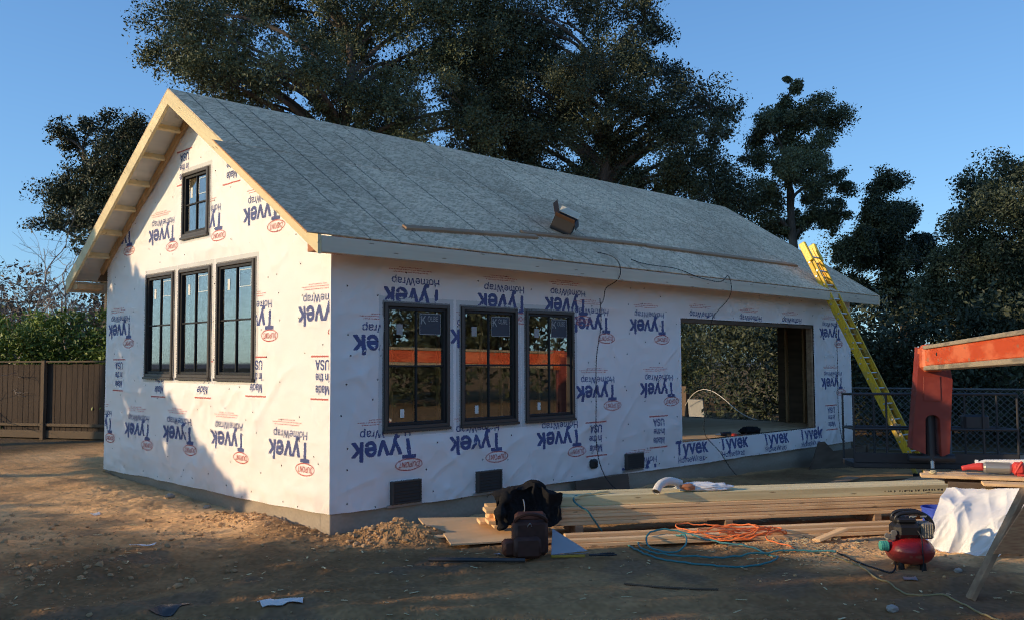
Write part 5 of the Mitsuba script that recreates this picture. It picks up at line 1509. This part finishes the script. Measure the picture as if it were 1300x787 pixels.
# ------------------------------------------------------------------ chain-link fence at right
k = thing('chain_link_fence', 'dark chain-link fence behind the work platform at right', 'fence')
CA, CB = np.array([15.6, 1.6]), np.array([18.6, -7.0])
cd_ = (CB - CA) / np.linalg.norm(CB - CA); cl = np.linalg.norm(CB - CA)
def cpt(s, z): q = CA + cd_ * s; return np.array([q[0], q[1], z])
gb = -0.28
for s in np.arange(0, cl + 0.1, 2.25):
    part('post', k, tube([cpt(s, gb - 0.3), cpt(s, 1.25)], 0.028, 8), 'fence_wire')
part('top_rail', k, tube([cpt(0, 1.2), cpt(cl, 1.2)], 0.02, 8), 'fence_wire')
part('bottom_rail', k, tube([cpt(0, gb + 0.06), cpt(cl, gb + 0.06)], 0.012, 6), 'fence_wire')
ms = []
hgt = 1.2 - gb - 0.06
for s in np.arange(-hgt, cl, 0.14):
    for sg in (1, -1):
        s0_, s1_ = (s, s + hgt) if sg == 1 else (s + hgt, s)
        za, zb_ = gb + 0.06, 1.2
        # clip to the fence's length
        t0 = 0.0 if 0 <= s0_ <= cl else ((0 if s0_ < 0 else cl) - s0_) / (s1_ - s0_)
        t1 = 1.0 if 0 <= s1_ <= cl else ((0 if s1_ < 0 else cl) - s0_) / (s1_ - s0_)
        ms.append(tube([cpt(s0_ + (s1_ - s0_) * t0, za + (zb_ - za) * t0), cpt(s0_ + (s1_ - s0_) * t1, za + (zb_ - za) * t1)], 0.006, 4, False))
part('mesh', k, cat_(ms), 'fence_wire', kind='stuff')

# low dark wall and things beyond the far doorway
k = thing('low_wall', 'low dark timber wall beyond the far doorway of the house', 'wall')
part('panel', k, beam((18.5, 8.1, 0.5), (20.5, 13.5, 0.5), 0.12, 1.15), 'dark_wood')
one('leaning_sheet', bbox(0.04, 0.5, 0.62, (17.4, 7.05, 0.42), frame((1, 0.1, 0.15))), 'sticker_grey', 'pale panel leaning outside the far doorway', 'panel')
one('garden_hose', tube(spline([(17.2, 7.3, 0.55), (16.6, 6.3, 1.05), (15.8, 5.1, 0.85), (15.0, 3.9, 0.45), (14.6, 3.0, 0.38), (14.4, 2.0, 0.42)], 50), 0.009, 6), 'pvc', 'pale hose arching beyond the far doorway of the house', 'hose', smooth=True)

# ------------------------------------------------------------------ added out of frame towards the sun: unseen shrubs and trees that cast shade
SH = SUN[:2] / np.linalg.norm(SUN[:2]); SA = SH; SP = np.array([SH[1], -SH[0]]); TE = SUN[2] / np.linalg.norm(SUN[:2])
def up_sun(u, v, s):
    """the point s metres up-sun of the corner whose shadow line passes u across and v up"""
    q = SP * u + SA * s
    return np.array([q[0], q[1], v + TE * s])


def across(x, y, z):
    """where a point's sun ray passes: (u across, v up)"""
    return float(SP @ [x, y]), float(z - TE * (SA @ [x, y]))


r = np.random.default_rng(71)
lob = []
# added unseen hedge: its top line is shaped to shade the near ground
tops = [across(*p) for p in ((-2.3, 8.0, 0.15), (-1.91, 4.61, 0.1), (-1.33, 2.99, 0.06), (-0.87, 1.28, 0.02), (-0.6, -0.2, 0), (0.2, -1.0, 0.0), (0.75, -1.62, 0.0), (1.3, -2.2, 0.0), (2.2, -3.0, 0.0), (2.6, -3.6, 0.0), (2.81, -4.6, 0.0), (3.32, -5.12, 0.0), (3.7, -5.5, 0.0), (2.5, -5.95, 0.85), (2.6, -7.5, 0.9), (2.4, -12, 0.7))]
tu, tv = np.array(tops)[::-1].T
for u in np.arange(-9.0, 6.5, 0.24):
    s = 9.5 + r.normal(0, 0.15)
    top = np.interp(u, tu, tv)
    v = -TE * s + 0.15
    while True:
        R_ = 0.30
        if v > top - 0.33: break
        lob.append([*up_sun(u, v, s), R_]); v += 0.30
    lob.append([*up_sun(u, top - 0.30, s), R_])
mass('boundary_shrub', 'added row of unseen shrubs out of frame at left, shaped to shade the ground', 'shrub', lob, 75000, 0.085, 'leaf_hedge', 72, kind='stuff', sub=0.17, density=40, shell=0.1)
# added unseen crown, shaped to shade the left half of the gable
from shapely.geometry import Polygon, Point
mask = Polygon([across(*p) for p in ((0, 1.46, 0.05), (0, 2.89, 0.79), (0, 4.23, 1.59), (0, 4.75, 3.1), (0, 5.36, 3.31), (-0.47, 5.6, 3.86), (-0.47, 8.2, 5.2), (0, 9.3, 2.2), (0, 8.6, 0.3), (0.0, 6.2, 0.1), (-0.15, 4.0, 0.05), (-0.15, 2.6, 0.03))])
inner = mask.buffer(-0.30)
pts = []
x0, y0, x1, y1 = mask.bounds
for _ in range(9000):
    u, v = r.uniform(x0, x1), r.uniform(y0, y1)
    if inner.contains(Point(u, v)) and all((u - a) ** 2 + (v - b) ** 2 > 0.2 ** 2 for a, b in pts): pts.append((u, v))
lob = [[*up_sun(u, v, 11.5 + r.uniform(-0.5, 0.5)), 0.31] for u, v in pts]
rim = inner.exterior
for d in np.arange(0, rim.length, 0.16):
    p = rim.interpolate(d); lob.append([*up_sun(p.x, p.y, 11.5), 0.27])
rim2 = mask.buffer(-0.14).exterior
for d in np.arange(0, rim2.length, 0.11):
    p = rim2.interpolate(d); lob.append([*up_sun(p.x, p.y, 11.4), 0.13])
k = thing('boundary_tree', 'added unseen low-crowned tree out of frame at left, shaped to shade the gable', 'tree')
P_, _ = lobes_points(lob, 90000, r, shell=0.1, sub=0.13, density=40)
part('crown', k, leaf_mesh(P_, 0.09, r), 'leaf_dark')
b_ = up_sun(5.6, 0, 11.5); 
part('trunk', k, tube(spline([(b_[0], b_[1], 0.0), (b_[0] + .1, b_[1], 2.0), (b_[0], b_[1] - .1, 4.5)], 12), np.linspace(0.2, 0.1, 12), 9), 'bark')
# added unseen tall tree further back, put there to shade the right-hand trees
lob = [[*up_sun(u, v, 15 + r.uniform(-1, 1)), r.uniform(0.9, 1.4)] for u, v in ((8.5, 8.5), (9.6, 9.2), (10.8, 8.6), (12, 9.3), (9, 10.4), (10.2, 10.8), (11.5, 10.6), (12.6, 11), (9.5, 12), (11, 12.2), (12.2, 12.2), (13.2, 9.8), (10.4, 9.9))]
tree('boundary_tree', 'added unseen tall tree beyond the left fence that shades the right-hand trees', 'tree', (*up_sun(10.6, 0, 15)[:2], 0.2), lob, 55000, 0.085, 'leaf_dark', 'bark', 73, 0.3)
